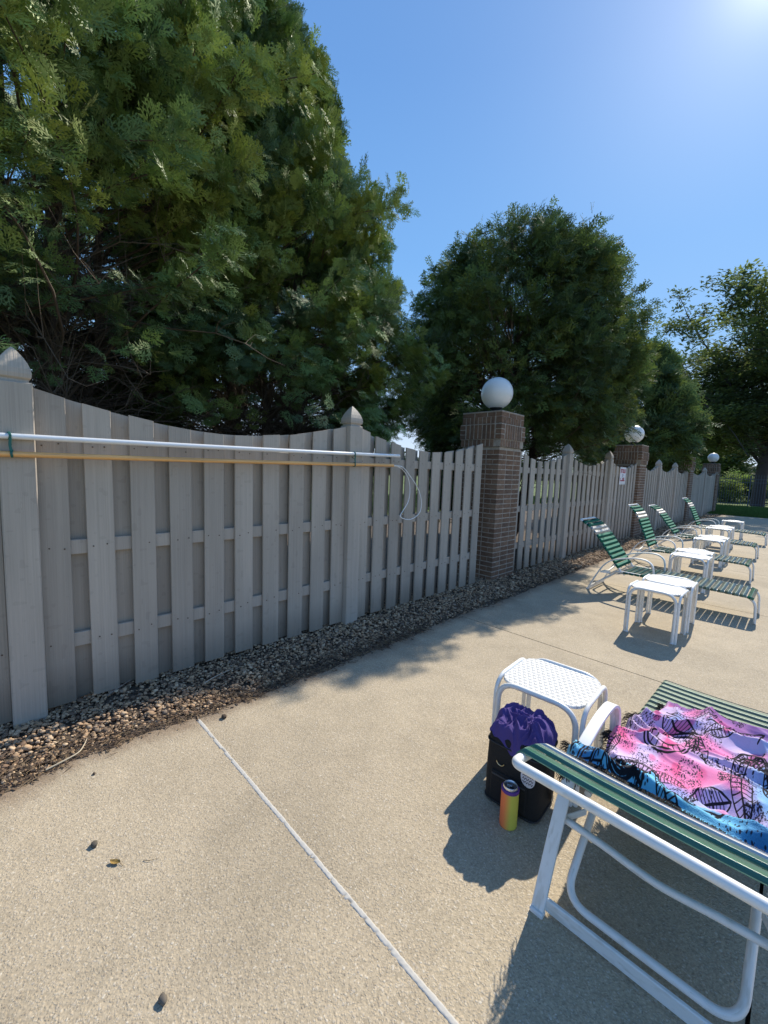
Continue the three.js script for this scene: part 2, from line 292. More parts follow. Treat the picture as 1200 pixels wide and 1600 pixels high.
function instanced(name, geo, mat, list, parent) {
  const m = shade(new THREE.InstancedMesh(geo, mat, list.length)); m.name = parent === scene ? numbered(name) : name; m.userData.kind = 'stuff';
  const mx = new THREE.Matrix4(), q = new THREE.Quaternion(), e = new THREE.Euler();
  list.forEach((o, i) => { if (o.q) q.copy(o.q); else q.setFromEuler(e.set(...o.r)); mx.compose(o.p, q, typeof o.s === 'number' ? V(o.s, o.s, o.s) : o.s); m.setMatrixAt(i, mx); if (o.c) m.setColorAt(i, o.c); });
  parent.add(m); return m;
}
{
  const R = rng(71), lists = [[], [], []], cols = [[.43, .315, .215], [.33, .235, .155], [.54, .43, .31], [.19, .13, .09], [.39, .27, .17], [.26, .21, .165], [.47, .345, .225], [.15, .11, .08]];
  const place = (x, z, big) => {
    const e = EDGE(z) - x; if (e < .006) return;
    const litter = smooth(.18, .0, e) * .6 + (n2(x * 2.6, z * 2.6) > .38 ? .35 : 0); if (R() < litter) return;
    const s = (.0062 + R() * R() * R() * .017) * big, c = cols[Math.floor(R() * cols.length)], k = .75 + R() * .4;
    lists[Math.floor(R() * 3)].push({ p: V(x, -.026 + R() * .020 + .010 * n2(x * 3, z * 3), z), r: [R() * .8 - .4, R() * 6.3, R() * .8 - .4], s, c: lin(c[0] * k * 1.04, c[1] * k * .97, c[2] * k * .89) });
  };
  for (let k = 0; k < 11500; k++) place(-3.2 + R() * 1, 1.0 - R() * 2.75, 1);
  for (let k = 0; k < 9500; k++) place(-3.2 + R() * .9, -1.75 - R() * 3.6, 1.1);
  for (let k = 0; k < 9000; k++) place(-3.25 + R() * .95, -5.35 - R() * 6, 1.35);
  for (let k = 0; k < 7000; k++) place(-3.25 + R() * .95, -11.35 - R() * 13, 1.9);
  const pm = std({ roughness: .85 });
  const gp = new THREE.Group(); gp.name = 'gravel'; gp.userData = { kind: 'stuff', label: 'tan and grey river gravel strip between the fence and the pool deck', category: 'gravel' }; scene.add(gp);
  lists.forEach((l, i) => instanced('pebbles', pebble(80 + i, .55 + i * .08), pm, l, gp));
  // shredded leaf litter and needles lying along the slab's edge
  const need = merge([sweep([V(-.03, 0, 0), V(0, .004, .003), V(.03, 0, -.002)], circle(.0016, 4), { hint: V(0, 1, 0) })]), chip = cbox(.022, .003, .011, .001), ln = [], lc = [];
  for (let k = 0; k < 5700; k++) {
    const near = R() < .75, z = near ? 1.0 - R() * 3.95 : -2.9 - R() * 9, patch = n2(z * 1.7, 44) * .5 + .5, x = EDGE(z) - (R() * R() * .34 - .035 * R() * R()) * (.5 + patch) + (R() < .1 ? .05 * R() : 0), c = [[.16, .105, .065], [.10, .07, .05], [.24, .17, .10], [.07, .05, .04]][Math.floor(R() * 4)];
    const y = x > EDGE(z) ? .004 : -.008 + R() * .012;
    (R() < .6 ? ln : lc).push({ p: V(x, y, z), r: [R() * .5 - .25, R() * 6.3, R() * .4 - .2], s: .35 + R() * .75, c: lin(...c) });
  }
  const lm = std({ roughness: 1 }), lg = new THREE.Group(); lg.name = 'leaf_litter'; lg.userData = { kind: 'stuff', label: 'brown needles and shredded litter along the slab edge', category: 'leaf litter' }; scene.add(lg);
  instanced('needles', need, lm, ln, lg); instanced('chips', chip, lm, lc, lg);
}

// ------------------------------------------------------------ brick pillars
function pillar(singly) {
  const t = new THREE.Group(); t.name = 'brick_pillar';
  const W = .6, ch = .0677, bh = .057, bd = .09, R = rng(91);
  const core = [moved(new THREE.BoxGeometry(W - .005, 1.88, W - .005), 0, .94 - .05, 0), moved(new THREE.BoxGeometry(W + .034, .1, W + .034), 0, 1.885 + .0, 0), moved(new THREE.BoxGeometry(W + .058, .205, W + .058), 0, 2.04, 0), moved(new THREE.BoxGeometry(W + .019, .20, W + .019), 0, 2.20, 0)];
  for (const g of core) { const p = g.attributes.position, n = g.attributes.normal, u = g.attributes.uv; for (let i = 0; i < p.count; i++) u.setXY(i, Math.abs(n.getX(i)) > .5 ? p.getZ(i) : p.getX(i), Math.abs(n.getY(i)) > .5 ? p.getZ(i) : p.getY(i)); }
  part('mortar', merge(core), M.mortar, t);
  part('mortar_cap', moved(cbox(W + .028, .014, W + .028, .004), 0, 2.307, 0), M.mortar, t);
  const geos = {}; const G = (w, h, d) => { const k = [w, h, d].join(); geos[k] ??= [0, 1, 2].map((i) => cbox(w, h, d, .004, i * .37, i * .21, rng(93 + i))); return geos[k][Math.floor(R() * 3)]; };
  const back = [[], [], [], [], []];
  const lay = (w, h, d, x, y, z, ry, hide) => {   // brick: w along the face, d into it
    const g = G(w, h, d), mi = Math.floor(R() * 5);
    if (hide || !singly) { back[mi].push(moved(g, x, y, z, 0, ry, 0)); return; }
    const b = part('brick', g, M.bricks[mi], t); b.position.set(x, y, z); b.rotation.y = ry;
  };
  // side k: 0 = +z, 1 = +x, 2 = -z, 3 = -x
  const onSide = (k, a, y, w, h, out) => { const o = W / 2 + out - bd / 2, ry = k * Math.PI / 2, s = Math.sin(ry), c = Math.cos(ry); lay(w, h, bd, a * c + o * s, y, -a * s + o * c, ry, k > 1); };
  for (let r = 0; r < 27; r++) {
    const y = -.055 + .03 + r * ch + bh / 2; const m = r % 2 ? -1 : 1;
    for (let k = 0; k < 4; k++) { let a = -W / 2; for (const w of [.194, .194, .1]) { onSide(k, m * (a + w / 2), y, w, bh, 0); a += w + .0103; } }
  }
  const row = (y, h, out, cornerRows) => {
    const w2 = W / 2 + out;
    for (let k = 0; k < 4; k++) {
      const a0 = cornerRows ? -w2 + .205 * .5 : -w2, a1 = w2 - (cornerRows ? .205 * .5 : bd + .01), n = Math.round((a1 - a0) / .0677), p = (a1 - a0) / n;
      for (let i = 0; i < n; i++) onSide(k, a0 + p * (i + .5), y, p - .010, h, out);
      if (cornerRows) for (let c = 0; c < 3; c++) { const o = W / 2 + out - .045, ry = k * Math.PI / 2, s = Math.sin(ry), co = Math.cos(ry), a = w2 - .045, g = [.09, bh, .09]; lay(...g, a * co + o * s, y - ch + c * ch, -a * s + o * co, ry, k > 1); }
    }
  };
  row(1.883, .092, .020, false); row(2.037, .195, .032, true); row(2.192, .092, .015, false);
  // ties the top course to the cap
  for (let k = 0; k < 4; k++) { let a = -W / 2 - .012; for (const w of [.194, .194, .12]) { onSide(k, a + w / 2, 2.268, w, bh, .012); a += w + .0103; } }
  back.forEach((l, i) => l.length && part('brickwork', merge(l), M.bricks[i], t, true));
  return t;
}
const PX = -3.22, PZ = [-5.34, -12.15, -18.75, -25.4];
const p1 = pillar(true), pFar = pillar(false);
const pillarLabels = ['brown brick pillar nearest the camera with a clear white globe lamp', 'second brick pillar, just beyond the red and white sign', 'third brick pillar behind the rear loungers, shaded by dense foliage', 'dark last brick pillar beside the far lawn and iron fence'];
PZ.forEach((z, i) => { const o = i === 0 ? p1 : i === 1 ? p1.clone() : i === 2 ? pFar : pFar.clone(); o.name = numbered('brick_pillar'); o.position.set(PX, 0, z); scene.add(o); tag(o, pillarLabels[i], 'brick pillar', 'brick pillars along the fence'); });

// globe lamps standing on the pillars
const lampMat = phys({ color: lin(.88, .88, .87), roughness: .32, transmission: .12, thickness: 0, clearcoat: .3 });
function lamp(label, z, src) {
  if (src) return tag(dup(src, [PX + .03, 2.314, z], 0, label), label, 'globe lamp', 'globe lamps on the pillars');
  const t = thing('globe_lamp', label, 'globe lamp', [PX + .03, 2.314, z], 0, 'globe lamps on the pillars');
  part('base', new THREE.LatheGeometry([[0, 0], [.10, 0], [.10, .018], [.065, .03], [.055, .06], [.08, .072], [.088, .09], [.08, .094], [0, .094]].map((p) => new THREE.Vector2(...p)), 32), M.black, t);
  part('globe', new THREE.LatheGeometry([...Array(49)].map((_, i) => { const a = -Math.PI / 2 + .42 + i / 48 * (Math.PI - .42); return new THREE.Vector2(Math.max(0, .222 * Math.cos(a)), .290 + .222 * Math.sin(a)); }), 56), lampMat, t);
  return t;
}
const lamp1 = lamp('white globe lamp on top of the nearest brick pillar', PZ[0]);
lamp('white globe lamp half hidden by foliage on the second brick pillar', PZ[1], lamp1);
lamp('small white globe lamp on the shaded third pillar, deep in foliage', PZ[2], lamp1);
lamp('greyish globe lamp on the last dark pillar by the lawn', PZ[3], lamp1);

// ------------------------------------------------------------ shadow-box fences between the pillars
const FX = -2.985;                                      // outer face of the front boards
const bR = rng(101);
function board(w, z, y0, yl, yr, x, thick) {            // sloped top: yl at -z end.. yr at +z end
  const c = .0025, h = w / 2, sec = [[-h, -thick / 2 + c], [-h, thick / 2 - c], [-h + c, thick / 2], [h - c, thick / 2], [h, thick / 2 - c], [h, -thick / 2 + c], [h - c, -thick / 2], [-h + c, -thick / 2]];
  const lo = sec.map(([a, b]) => V(b, y0, a)), hi = sec.map(([a, b]) => V(b, yl + (yr - yl) * (a + h) / w, a)), polys = [lo, hi];
  const r1 = sec.map(([a, b]) => V(b, .09, a)), r2 = sec.map(([a, b]) => V(b, .26, a)), rings = [lo, r1, r2, hi];
  for (let k = 0; k < 3; k++) for (let i = 0; i < 8; i++) { const j = (i + 1) % 8; polys.push([rings[k][i], rings[k][j], rings[k + 1][j], rings[k + 1][i]]); }
  const g = solid(polys, bR() * 5, bR() * 5), p = g.attributes.position, C = [], dirt = .25 + bR() * .2, own = .87 + bR() * .18;   // rain-splashed soil along the foot of each board
  for (let i = 0; i < p.count; i++) { const d = dirt * (1 - smooth(0, .26, p.getY(i))); C.push(own * (1 - d), own * (1 - d * 1.08), own * (1 - d * 1.18)); }
  g.setAttribute('color', new THREE.Float32BufferAttribute(C, 3)); return g;
}
const scallop = (t, hi) => 1.685 + (hi - 1.685) * Math.abs(2 * t - 1) ** 1.8;
const postCap = (() => {
  const prof = [[1.86, .07], [1.862, .060], [1.874, .058], [1.884, .070], [1.905, .0725], [1.93, .069], [1.96, .058], [1.99, .042], [2.02, .022], [2.042, .004]], P = [];
  const polys = []; for (let i = 0; i < prof.length - 1; i++) { const [ya, a] = prof[i], [yb, b] = prof[i + 1]; for (let k = 0; k < 4; k++) { const q = (r, y, s) => { const an = Math.PI / 4 + (k + s) * Math.PI / 2; return V(Math.cos(an) * r * Math.SQRT2, y, Math.sin(an) * r * Math.SQRT2); }; polys.push([q(a, ya, 0), q(b, yb, 0), q(b, yb, 1), q(a, ya, 1)]); } }
  const g = solid(polys.map((p) => p)); return g;
})();
function fence(label, supports, posts, endLow) {        // supports: z from + to -, first and last are ends; posts at the middle ones
  const t = thing('wooden_fence', label, 'wooden fence', [0, 0, 0], 0, 'fence runs between the brick pillars');
  const postW = .15;
  for (const z of posts) {
    const tilt = (bR() - .5) * .008, p = part('post', moved(cbox(.15, 1.93, postW, .006, bR() * 3, bR() * 3), 0, .895, 0), M.postPaint, t); p.position.set(-3.005, 0, z); p.rotation.set(tilt, 0, tilt);
    part('post_cap', postCap, M.postPaint, p);
  }
  const nails = [], nail = new THREE.CylinderGeometry(.0045, .0045, .004, 6).rotateZ(Math.PI / 2);
  for (let s = 0; s < supports.length - 1; s++) {
    const pa = posts.includes(supports[s]), pb = posts.includes(supports[s + 1]);
    const za = supports[s] - (pa ? postW / 2 + .002 : 0), zb = supports[s + 1] + (pb ? postW / 2 + .002 : 0), L = za - zb, w = .141;
    const n = Math.max(2, Math.round((L - w) / .2265) + 1), pitch = (L - w) / (n - 1);
    const top = (z) => scallop((za - z) / L, 1.85);
    for (let i = 0; i < n; i++) {
      const z = za - w / 2 - i * pitch + (bR() - .5) * .006, ww = w + (bR() - .5) * .004, x = FX - .0095 + (bR() - .5) * .004, dy = (bR() - .5) * .012;
      const b = part('board', board(ww, z, -.012 + bR() * .014, top(z - ww / 2) + dy, top(z + ww / 2) + dy, x, .019), M.paint[Math.floor(bR() * 3)], t); b.position.set(x, 0, z); b.rotation.set((bR() - .5) * .006, (bR() - .5) * .02, (bR() - .5) * .004);
      for (const y of [.375, .945, 1.55]) for (const o of [-.035, .035]) if (bR() < .85) nails.push(moved(nail, x + .0105, y + (bR() - .5) * .03, z + o + (bR() - .5) * .02));
      if (i < n - 1) { const zb2 = z - pitch / 2, xb = FX - .069 + (bR() - .5) * .004, b2 = part('board', board(.141, zb2, -.015 + bR() * .014, top(zb2 - .07), top(zb2 + .07), xb, .019), M.paint[Math.floor(bR() * 3)], t); b2.position.set(xb, 0, zb2); b2.rotation.y = (bR() - .5) * .02; }
    }
    for (const y of [.375, .945, 1.535]) { const r = part('rail', cbox(.036, .088, L - .004, .003, bR() * 3, bR() * 3), M.postPaint, t); r.position.set(FX - .0395, y, (za + zb) / 2); }
  }
  part('nails', merge(nails), M.nail, t, true);
  return t;
}
fence('grey painted board fence in front, carrying the two long poles', [2.2, -.158, -2.52, -4.735], [-.158, -2.52]);
fence('grey scalloped board fence bearing the red and white sign', [-5.66, -7.55, -9.75, -11.83], [-7.55, -9.75]);
fence('shaded grey board fence behind the rear loungers, past the second pillar', [-12.47, -14.1, -16.3, -18.43], [-14.1, -16.3]);
fence('farthest short grey board fence ending at the dark last pillar', [-19.07, -22.1, -25.08], [-22.1]);

// signs on the second run of fence
{
  const cv = document.createElement('canvas'); cv.width = 256; cv.height = 256; const c = cv.getContext('2d');
  c.fillStyle = '#e6e2e6'; c.fillRect(0, 0, 256, 256); c.fillStyle = '#a51f35';
  const bars = (x0, x1, y0, y1, list) => { for (const [a, b] of list) c.fillRect(x0 + (x1 - x0) * a, y0, (x1 - x0) * (b - a), y1 - y0); };
  bars(22, 234, 22, 92, [[0, .14], [.2, .28], [.38, .5], [.55, .68], [.74, .82], [.88, 1]]); c.fillRect(22, 22, 90, 14); c.fillRect(120, 78, 110, 14);
  c.fillStyle = '#8b8498'; c.fillRect(90, 112, 60, 10); c.fillRect(104, 130, 34, 26); c.fillRect(70, 160, 20, 6); c.fillRect(160, 130, 22, 8);
  c.fillStyle = '#a51f35'; bars(22, 200, 176, 226, [[0, .1], [.5, .62], [.66, .82], [.86, 1]]); c.fillRect(22, 214, 200, 20); c.fillStyle = '#4a3550'; c.fillRect(110, 172, 90, 10);
  const m = new THREE.CanvasTexture(cv); m.colorSpace = THREE.SRGBColorSpace;
  const t = thing('warning_sign', 'white sign with red print on the fence before the second pillar', 'sign', [FX + .004, 1.52, -10.74]);
  part('panel', cbox(.005, .40, .44, .001), M.whiteVinyl, t);
  const f = part('print', new THREE.PlaneGeometry(.43, .34).rotateY(Math.PI / 2), std({ map: m, roughness: .5 }), t); f.position.set(.0045, .018, 0);
  const cv2 = document.createElement('canvas'); cv2.width = 128; cv2.height = 64; const d = cv2.getContext('2d'); d.fillStyle = '#cfcfae'; d.fillRect(0, 0, 128, 64); d.fillStyle = '#8c8a66'; d.fillRect(8, 16, 112, 14); d.fillStyle = '#a5a384'; d.fillRect(20, 40, 88, 5);
  const m2 = new THREE.CanvasTexture(cv2); m2.colorSpace = THREE.SRGBColorSpace;
  const u = thing('notice_plate', 'small cream notice plate beside the first post past the pillar', 'sign', [FX + .004, 1.585, -7.69]);
  part('plate', cbox(.005, .105, .17, .001), std({ color: lin(.6, .6, .44), roughness: .6 }), u); const f2 = part('print', new THREE.PlaneGeometry(.16, .095).rotateY(Math.PI / 2), std({ map: m2, roughness: .6 }), u); f2.position.x = .0045;
}

// two long poles tied to the posts
{
  const polePts = (x, y0, y1, z0, z1) => [...Array(24)].map((_, i) => { const t = i / 23; return V(x, y0 + (y1 - y0) * t - .012 * Math.sin(t * Math.PI), z0 + (z1 - z0) * t); });
  const w = thing('pool_pole', 'long white aluminium pole tied along the fence, upper of the two', 'pole', [0, 0, 0]);
  const wp = polePts(-2.905, 1.565, 1.612, 1.9, -3.04);
  part('shaft', sweep(wp, circle(.0155, 16), { hint: V(1, 0, 0) }), phys({ color: lin(.80, .82, .84), roughness: .35, metalness: .1, clearcoat: .2 }), w);
  part('end_cap', sweep([V(-2.905, 1.612, -3.03), V(-2.905, 1.6122, -3.065)], circle(.0172, 16), { hint: V(1, 0, 0) }), M.whiteVinyl, w);
  const woodS = tex(256, 256, (d, ww, h) => { const a = field(ww, h, 60, 111, 4), b = field(ww, h, 8, 112, 5); for (let i = 0; i < ww * h; i++) { const v = .62 + a[i] * .5 + (b[i] - .5) * .35; d[i * 4] = s8(v * .85); d[i * 4 + 1] = s8(v * .46); d[i * 4 + 2] = s8(v * .16); d[i * 4 + 3] = 255; } }, true, [10, .8]);
  const b = thing('wooden_pole', 'varnished brown wooden pole with a white wire loop, lower of the two', 'pole', [0, 0, 0]);
  const bp = polePts(-2.905, 1.476, 1.515, 1.9, -2.985);
  part('shaft', sweep(bp, circle(.0155, 16), { hint: V(1, 0, 0) }), phys({ map: woodS, roughness: .4, clearcoat: .3 }), b);
  const L = [[1.513, -2.97], [1.512, -3.03], [1.500, -3.109], [1.404, -3.232], [1.269, -3.364], [1.129, -3.426], [1.025, -3.412], [.960, -3.312], [.958, -3.20], [.991, -3.129], [1.049, -3.175], [1.134, -3.249], [1.236, -3.273], [1.371, -3.245], [1.470, -3.149], [1.505, -3.05], [1.508, -2.97]].map(([y, z], i) => V(-2.905 + .02 * Math.sin(i * .4), y, z));
  part('wire_loop', sweep(curve(L, 160), circle(.005, 8), { hint: V(1, 0, 0) }), M.whiteVinyl, b);
  const tieM = std({ color: lin(.012, .12, .10), roughness: .5 });
  const tie = (label, z, yw, yb) => {
    const t = thing('cord_tie', label, 'cord tie', [0, 0, 0], 0, 'green ties holding the poles');
    const ring = (y, r, e) => sweep([...Array(25)].map((_, i) => { const a = i / 24 * 2 * Math.PI; return V(-2.905 + Math.cos(a) * r, y + Math.sin(a) * r, z + e * Math.sin(a * .5)); }), rect(.011, .004, .001), { hint: V(0, 0, 1), round: false });
    part('upper_loop', ring(yw, .0195, .006), tieM, t); part('lower_loop', ring(yb, .0195, -.006), tieM, t);
    part('strap', merge([sweep(curve([V(-2.886, yw - .012, z), V(-2.888, (yw + yb) / 2, z + .003), V(-2.886, yb + .012, z)], 8), rect(.012, .005, .001), { hint: V(0, 0, 1), round: false }), sweep(curve([V(-2.888, (yw + yb) / 2, z), V(-2.915, (yw + yb) / 2 + .006, z), V(-2.931, (yw + yb) / 2 + .02, z)], 6), rect(.010, .004, .001), { hint: V(0, 0, 1), round: false })]), tieM, t);
  };
  tie('dark green tie round the poles at the left post', -.135, 1.575, 1.484); tie('dark green tie round the poles at the pointed middle post', -2.47, 1.602, 1.506);
}

// ------------------------------------------------------------ strap loungers
// local frame: +x towards the foot end, y up, z across; the origin is midway between the rear feet
const RT = .0125, HW = .255;
const strapGeo = (() => {
  const r = RT + .0022, P = []; for (const a of [235, 205, 180, 150, 120, 98]) P.push(V(0, Math.sin(a * Math.PI / 180) * r, -HW + Math.cos(a * Math.PI / 180) * r));
  for (const k of [-.9, -.6, -.3, 0, .3, .6, .9]) P.push(V(0, r - .006 * (1 - k * k), k * HW));
  for (const a of [82, 60, 30, 0, -25, -55]) P.push(V(0, Math.sin(a * Math.PI / 180) * r, HW + Math.cos(a * Math.PI / 180) * r));
  const prof = [[.0280, -.0012], [.0287, 0], [.0280, .0012], [.012, .0022], [-.012, .0022], [-.0280, .0012], [-.0287, 0], [-.0280, -.0012]];
  return sweep(P, prof, { hint: V(1, 0, 0) });
})();
const HINGE = { x: .36, y: .30 };
function lounger(label, tiltDeg, pos, turn) {
  const t = thing('lounge_chair', label, 'lounge chair', pos, turn, 'green strap loungers');
  const tilt = tiltDeg * Math.PI / 180, tube = circle(RT, 14), R = rng(Math.round(tiltDeg * 7));
  const bp = (a) => { const b = Math.max(0, a - .52), n = -1.05 * b * b, c = Math.cos(tilt), s = Math.sin(tilt); return { x: HINGE.x - a * c + n * s, y: HINGE.y + a * s + n * c, an: tilt - Math.atan(2.1 * b) }; };
  for (const z of [-HW, HW]) part('seat_rail', sweep(curve([V(.30, .285, z), V(.37, .295, z), V(.75, .292, z), V(1.1, .287, z), V(1.5, .277, z), V(1.59, .262, z), V(1.632, .21, z), V(1.645, .1, z), V(1.65, .004, z)], 60), tube, { hint: V(0, 0, 1) }), M.white, t);
  for (const [x, y] of [[.40, .268], [1.05, .262], [1.60, .247]]) part('cross_bar', sweep([V(x, y, -HW), V(x, y, HW)], circle(.011, 12), { hint: V(0, 1, 0) }), M.white, t);
  for (const s of [-1, 1]) {
    const z = s * .290, arm = curve([V(0, .002, z), V(.055, .13, z), V(.115, .255, z), V(.175, .355, z), V(.26, .430, z), V(.40, .478, z), V(.54, .500, z), V(.635, .492, z), V(.695, .450, z), V(.717, .38, z), V(.720, .275, z)], 90);
    const g = sweep(arm, [[.021, -.006], [.021, .005], [.0185, .0075], [.004, .0075], [.003, .006], [-.003, .006], [-.004, .0075], [-.0185, .0075], [-.021, .005], [-.021, -.006], [-.0185, -.0075], [.0185, -.0075]], { hint: V(0, 0, 1), round: false });
    const a = part('armrest', g, M.white, t);
    part('foot_cap', moved(cbox(.03, .018, .046, .004), .002, .009, z), M.whiteVinyl, a);
    part('bolt', moved(new THREE.CylinderGeometry(.009, .009, .03, 10).rotateX(Math.PI / 2), .712, .288, s * .272), M.white, a);
  }
  part('floor_bar', sweep([V(.022, .036, -.276), V(.022, .036, .276)], rect(.014, .046, .003), { hint: V(1, 0, 0), round: false }), M.white, t);
  part('prop_stand', sweep(fillet([V(.30, .270, -.225), V(.055, .07, -.225), V(.055, .07, .225), V(.30, .270, .225)], .075, 10), tube, { hint: V(0, 1, 0) }), M.white, t);
  part('rear_bar', sweep(curve([V(.15, .262, -.285), V(.15, .252, -.15), V(.15, .236, 0), V(.15, .252, .15), V(.15, .262, .285)], 24), circle(.0125, 12), { hint: V(0, 1, 0) }), M.white, t);
  for (const s of [-1, 1]) part('bracket', sweep([V(.135, .262, s * .287), V(.24, .262, s * .238)], rect(.026, .006), { hint: V(0, 1, 0), round: false }), M.white, t);
  const AL = .80, pts = []; for (let i = 0; i <= 22; i++) { const b = bp(.0 + AL * i / 22); pts.push(V(b.x, b.y, -HW)); }
  const end = pts[22], mid = fillet([pts[21], end, V(end.x, end.y, HW), V(pts[21].x, pts[21].y, HW)], .06, 8);
  part('back_frame', sweep([...pts.slice(0, 21), ...mid, ...pts.slice(0, 21).reverse().map((p) => V(p.x, p.y, HW))], tube, { hint: V(0, 0, 1) }), M.white, t);
  const put = (x, y, rz, mat, lab) => { const m = part('strap', strapGeo, mat, t); m.position.set(x, y, 0); m.rotation.set((R() - .5) * .006, (R() - .5) * .012, rz); if (lab) m.userData.label = lab; };
  for (let i = 0; i < 19; i++) { const x = .42 + i * .0618; put(x, x < 1.1 ? .291 : .291 - (x - 1.1) * .036, -.02, i < 5 ? M.green : M.greenFadedSheen); }
  put(.42 + 19 * .0618, .266, -.38, M.green);
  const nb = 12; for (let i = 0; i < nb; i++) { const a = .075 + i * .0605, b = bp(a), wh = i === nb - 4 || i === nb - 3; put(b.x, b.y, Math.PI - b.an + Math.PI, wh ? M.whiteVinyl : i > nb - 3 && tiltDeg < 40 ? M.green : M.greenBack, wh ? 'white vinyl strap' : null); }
  return t;
}
lounger('lounger with the patterned beach towel on it, closest to the camera', 38, [-.2, 0, -1.28], Math.PI / 2);
lounger('green strap lounger facing right, nearest of the row by the fence', 54, [-1.87, 0, -5.98], 0);
lounger('lounger with the steepest tall back, second in the row', 68, [-2.06, 0, -8.22], 0);
lounger('lounger with a low reclined back, third in the row', 53, [-2.15, 0, -10.72], 0);
lounger('farthest small lounger in the row, closest to the lawn', 67, [-2.14, 0, -13.25], 0);

// ------------------------------------------------------------ side tables
const topTex = (() => {
  const S = 512, h = new Float32Array(S * S), n = 15;
  for (let y = 0; y < S; y++) for (let x = 0; x < S; x++) {
    const r = Math.floor(y / S * n), u = (x / S * n + (r % 2) * .5) % 1 - .5, v = y / S * n - r - .5, d = Math.hypot(u, v), a = Math.atan2(v, u);
    h[y * S + x] = clamp(.55 + .45 * Math.cos(a * 6) * (d < .46 ? 1 : .2) * smooth(.05, .2, d) - (d < .10 ? .5 : 0), 0, 1);
  }
  const bump = tex(S, S, (d) => { for (let i = 0; i < S * S; i++) { d[i * 4] = d[i * 4 + 1] = d[i * 4 + 2] = h[i] * 255; d[i * 4 + 3] = 255; } }, false);
  const map = tex(S, S, (d) => { for (let i = 0; i < S * S; i++) { const v = .60 + .24 * smooth(.1, .6, h[i]); d[i * 4] = s8(v); d[i * 4 + 1] = s8(v); d[i * 4 + 2] = s8(v * .975); d[i * 4 + 3] = 255; } });
  return { bump, map };
})();
const tableTopMat = phys({ map: topTex.map, bumpMap: topTex.bump, bumpScale: .004, roughness: .5, clearcoat: .1 });
const roundRect = (w, d, r) => { const s = new THREE.Shape(), x = w / 2, y = d / 2; s.moveTo(-x + r, -y); s.lineTo(x - r, -y); s.quadraticCurveTo(x, -y, x, -y + r); s.lineTo(x, y - r); s.quadraticCurveTo(x, y, x - r, y); s.lineTo(-x + r, y); s.quadraticCurveTo(-x, y, -x, y - r); s.lineTo(-x, -y + r); s.quadraticCurveTo(-x, -y, -x + r, -y); return s; };
const table1 = (() => {
  const t = new THREE.Group(); t.name = 'side_table'; const H = .45, w = .205, d = .195;
  const g = new THREE.ExtrudeGeometry(roundRect(.385, .36, .085), { depth: .008, bevelEnabled: true, bevelThickness: .003, bevelSize: .004, bevelSegments: 2, curveSegments: 10 }).rotateX(-Math.PI / 2).translate(0, H - .014, 0);
  const p = g.attributes.position, u = g.attributes.uv; for (let i = 0; i < p.count; i++) u.setXY(i, p.getX(i) / .4 + .5, p.getZ(i) / .4 + .5);
  part('tabletop', g, tableTopMat, t);
  const oval = circle(.0105, 12, .0135);
  const U = (a, b, z, swap) => fillet([V(-a, 0, z), V(-a, H - .006, z), V(a, H - .006, z), V(a, 0, z)], .10, 10).map((q) => (swap ? V(q.z, q.y, q.x) : q));
  for (const s of [-1, 1]) { part('leg_frame', sweep(U(w - .02, 0, s * d), oval, { hint: V(0, 0, 1) }), M.white, t); part('leg_frame', sweep(U(d - .015, 0, s * (w + .002), true), oval, { hint: V(1, 0, 0) }), M.white, t); }
  for (const x of [-1, 1]) for (const z of [-1, 1]) { part('foot_glide', moved(cbox(.03, .012, .03, .004), x * (w - .02), .006, z * d), M.whiteVinyl, t); }
  return t;
})();
let first = true;
function table(label, x, z, turn = 0) {
  if (first) { first = false; scene.add(table1); table1.name = numbered('side_table'); table1.position.set(x, 0, z); table1.rotation.y = turn; tag(table1, label, 'side table', 'white side tables'); } else dup(table1, [x, 0, z], turn, label);
}
table('white side table behind the black cooler bag, closest to the camera', -.795, -2.02, .05);
table('white side table in the open, front one of the pair before the nearest row lounger', -.875, -4.59, -.02);
table('white side table pushed against the back of the open front table', -.865, -5.02, .02);
table('front table of the pair between the first and second row loungers', -.985, -6.95, -.03);
table('rear table of the pair between the first and second row loungers', -1.02, -7.43, .02);
table('front table of the pair between the second and third row loungers', -1.075, -9.22, .02);
table('rear table of the pair between the second and third row loungers', -1.07, -9.7, -.02);
table('front table of the pair beyond the third row lounger', -1.21, -11.6, 0);
table('rear table of the pair beyond the third row lounger', -1.22, -12.15, .03);
table('last white side table beyond the farthest lounger', -1.21, -14.15, 0);

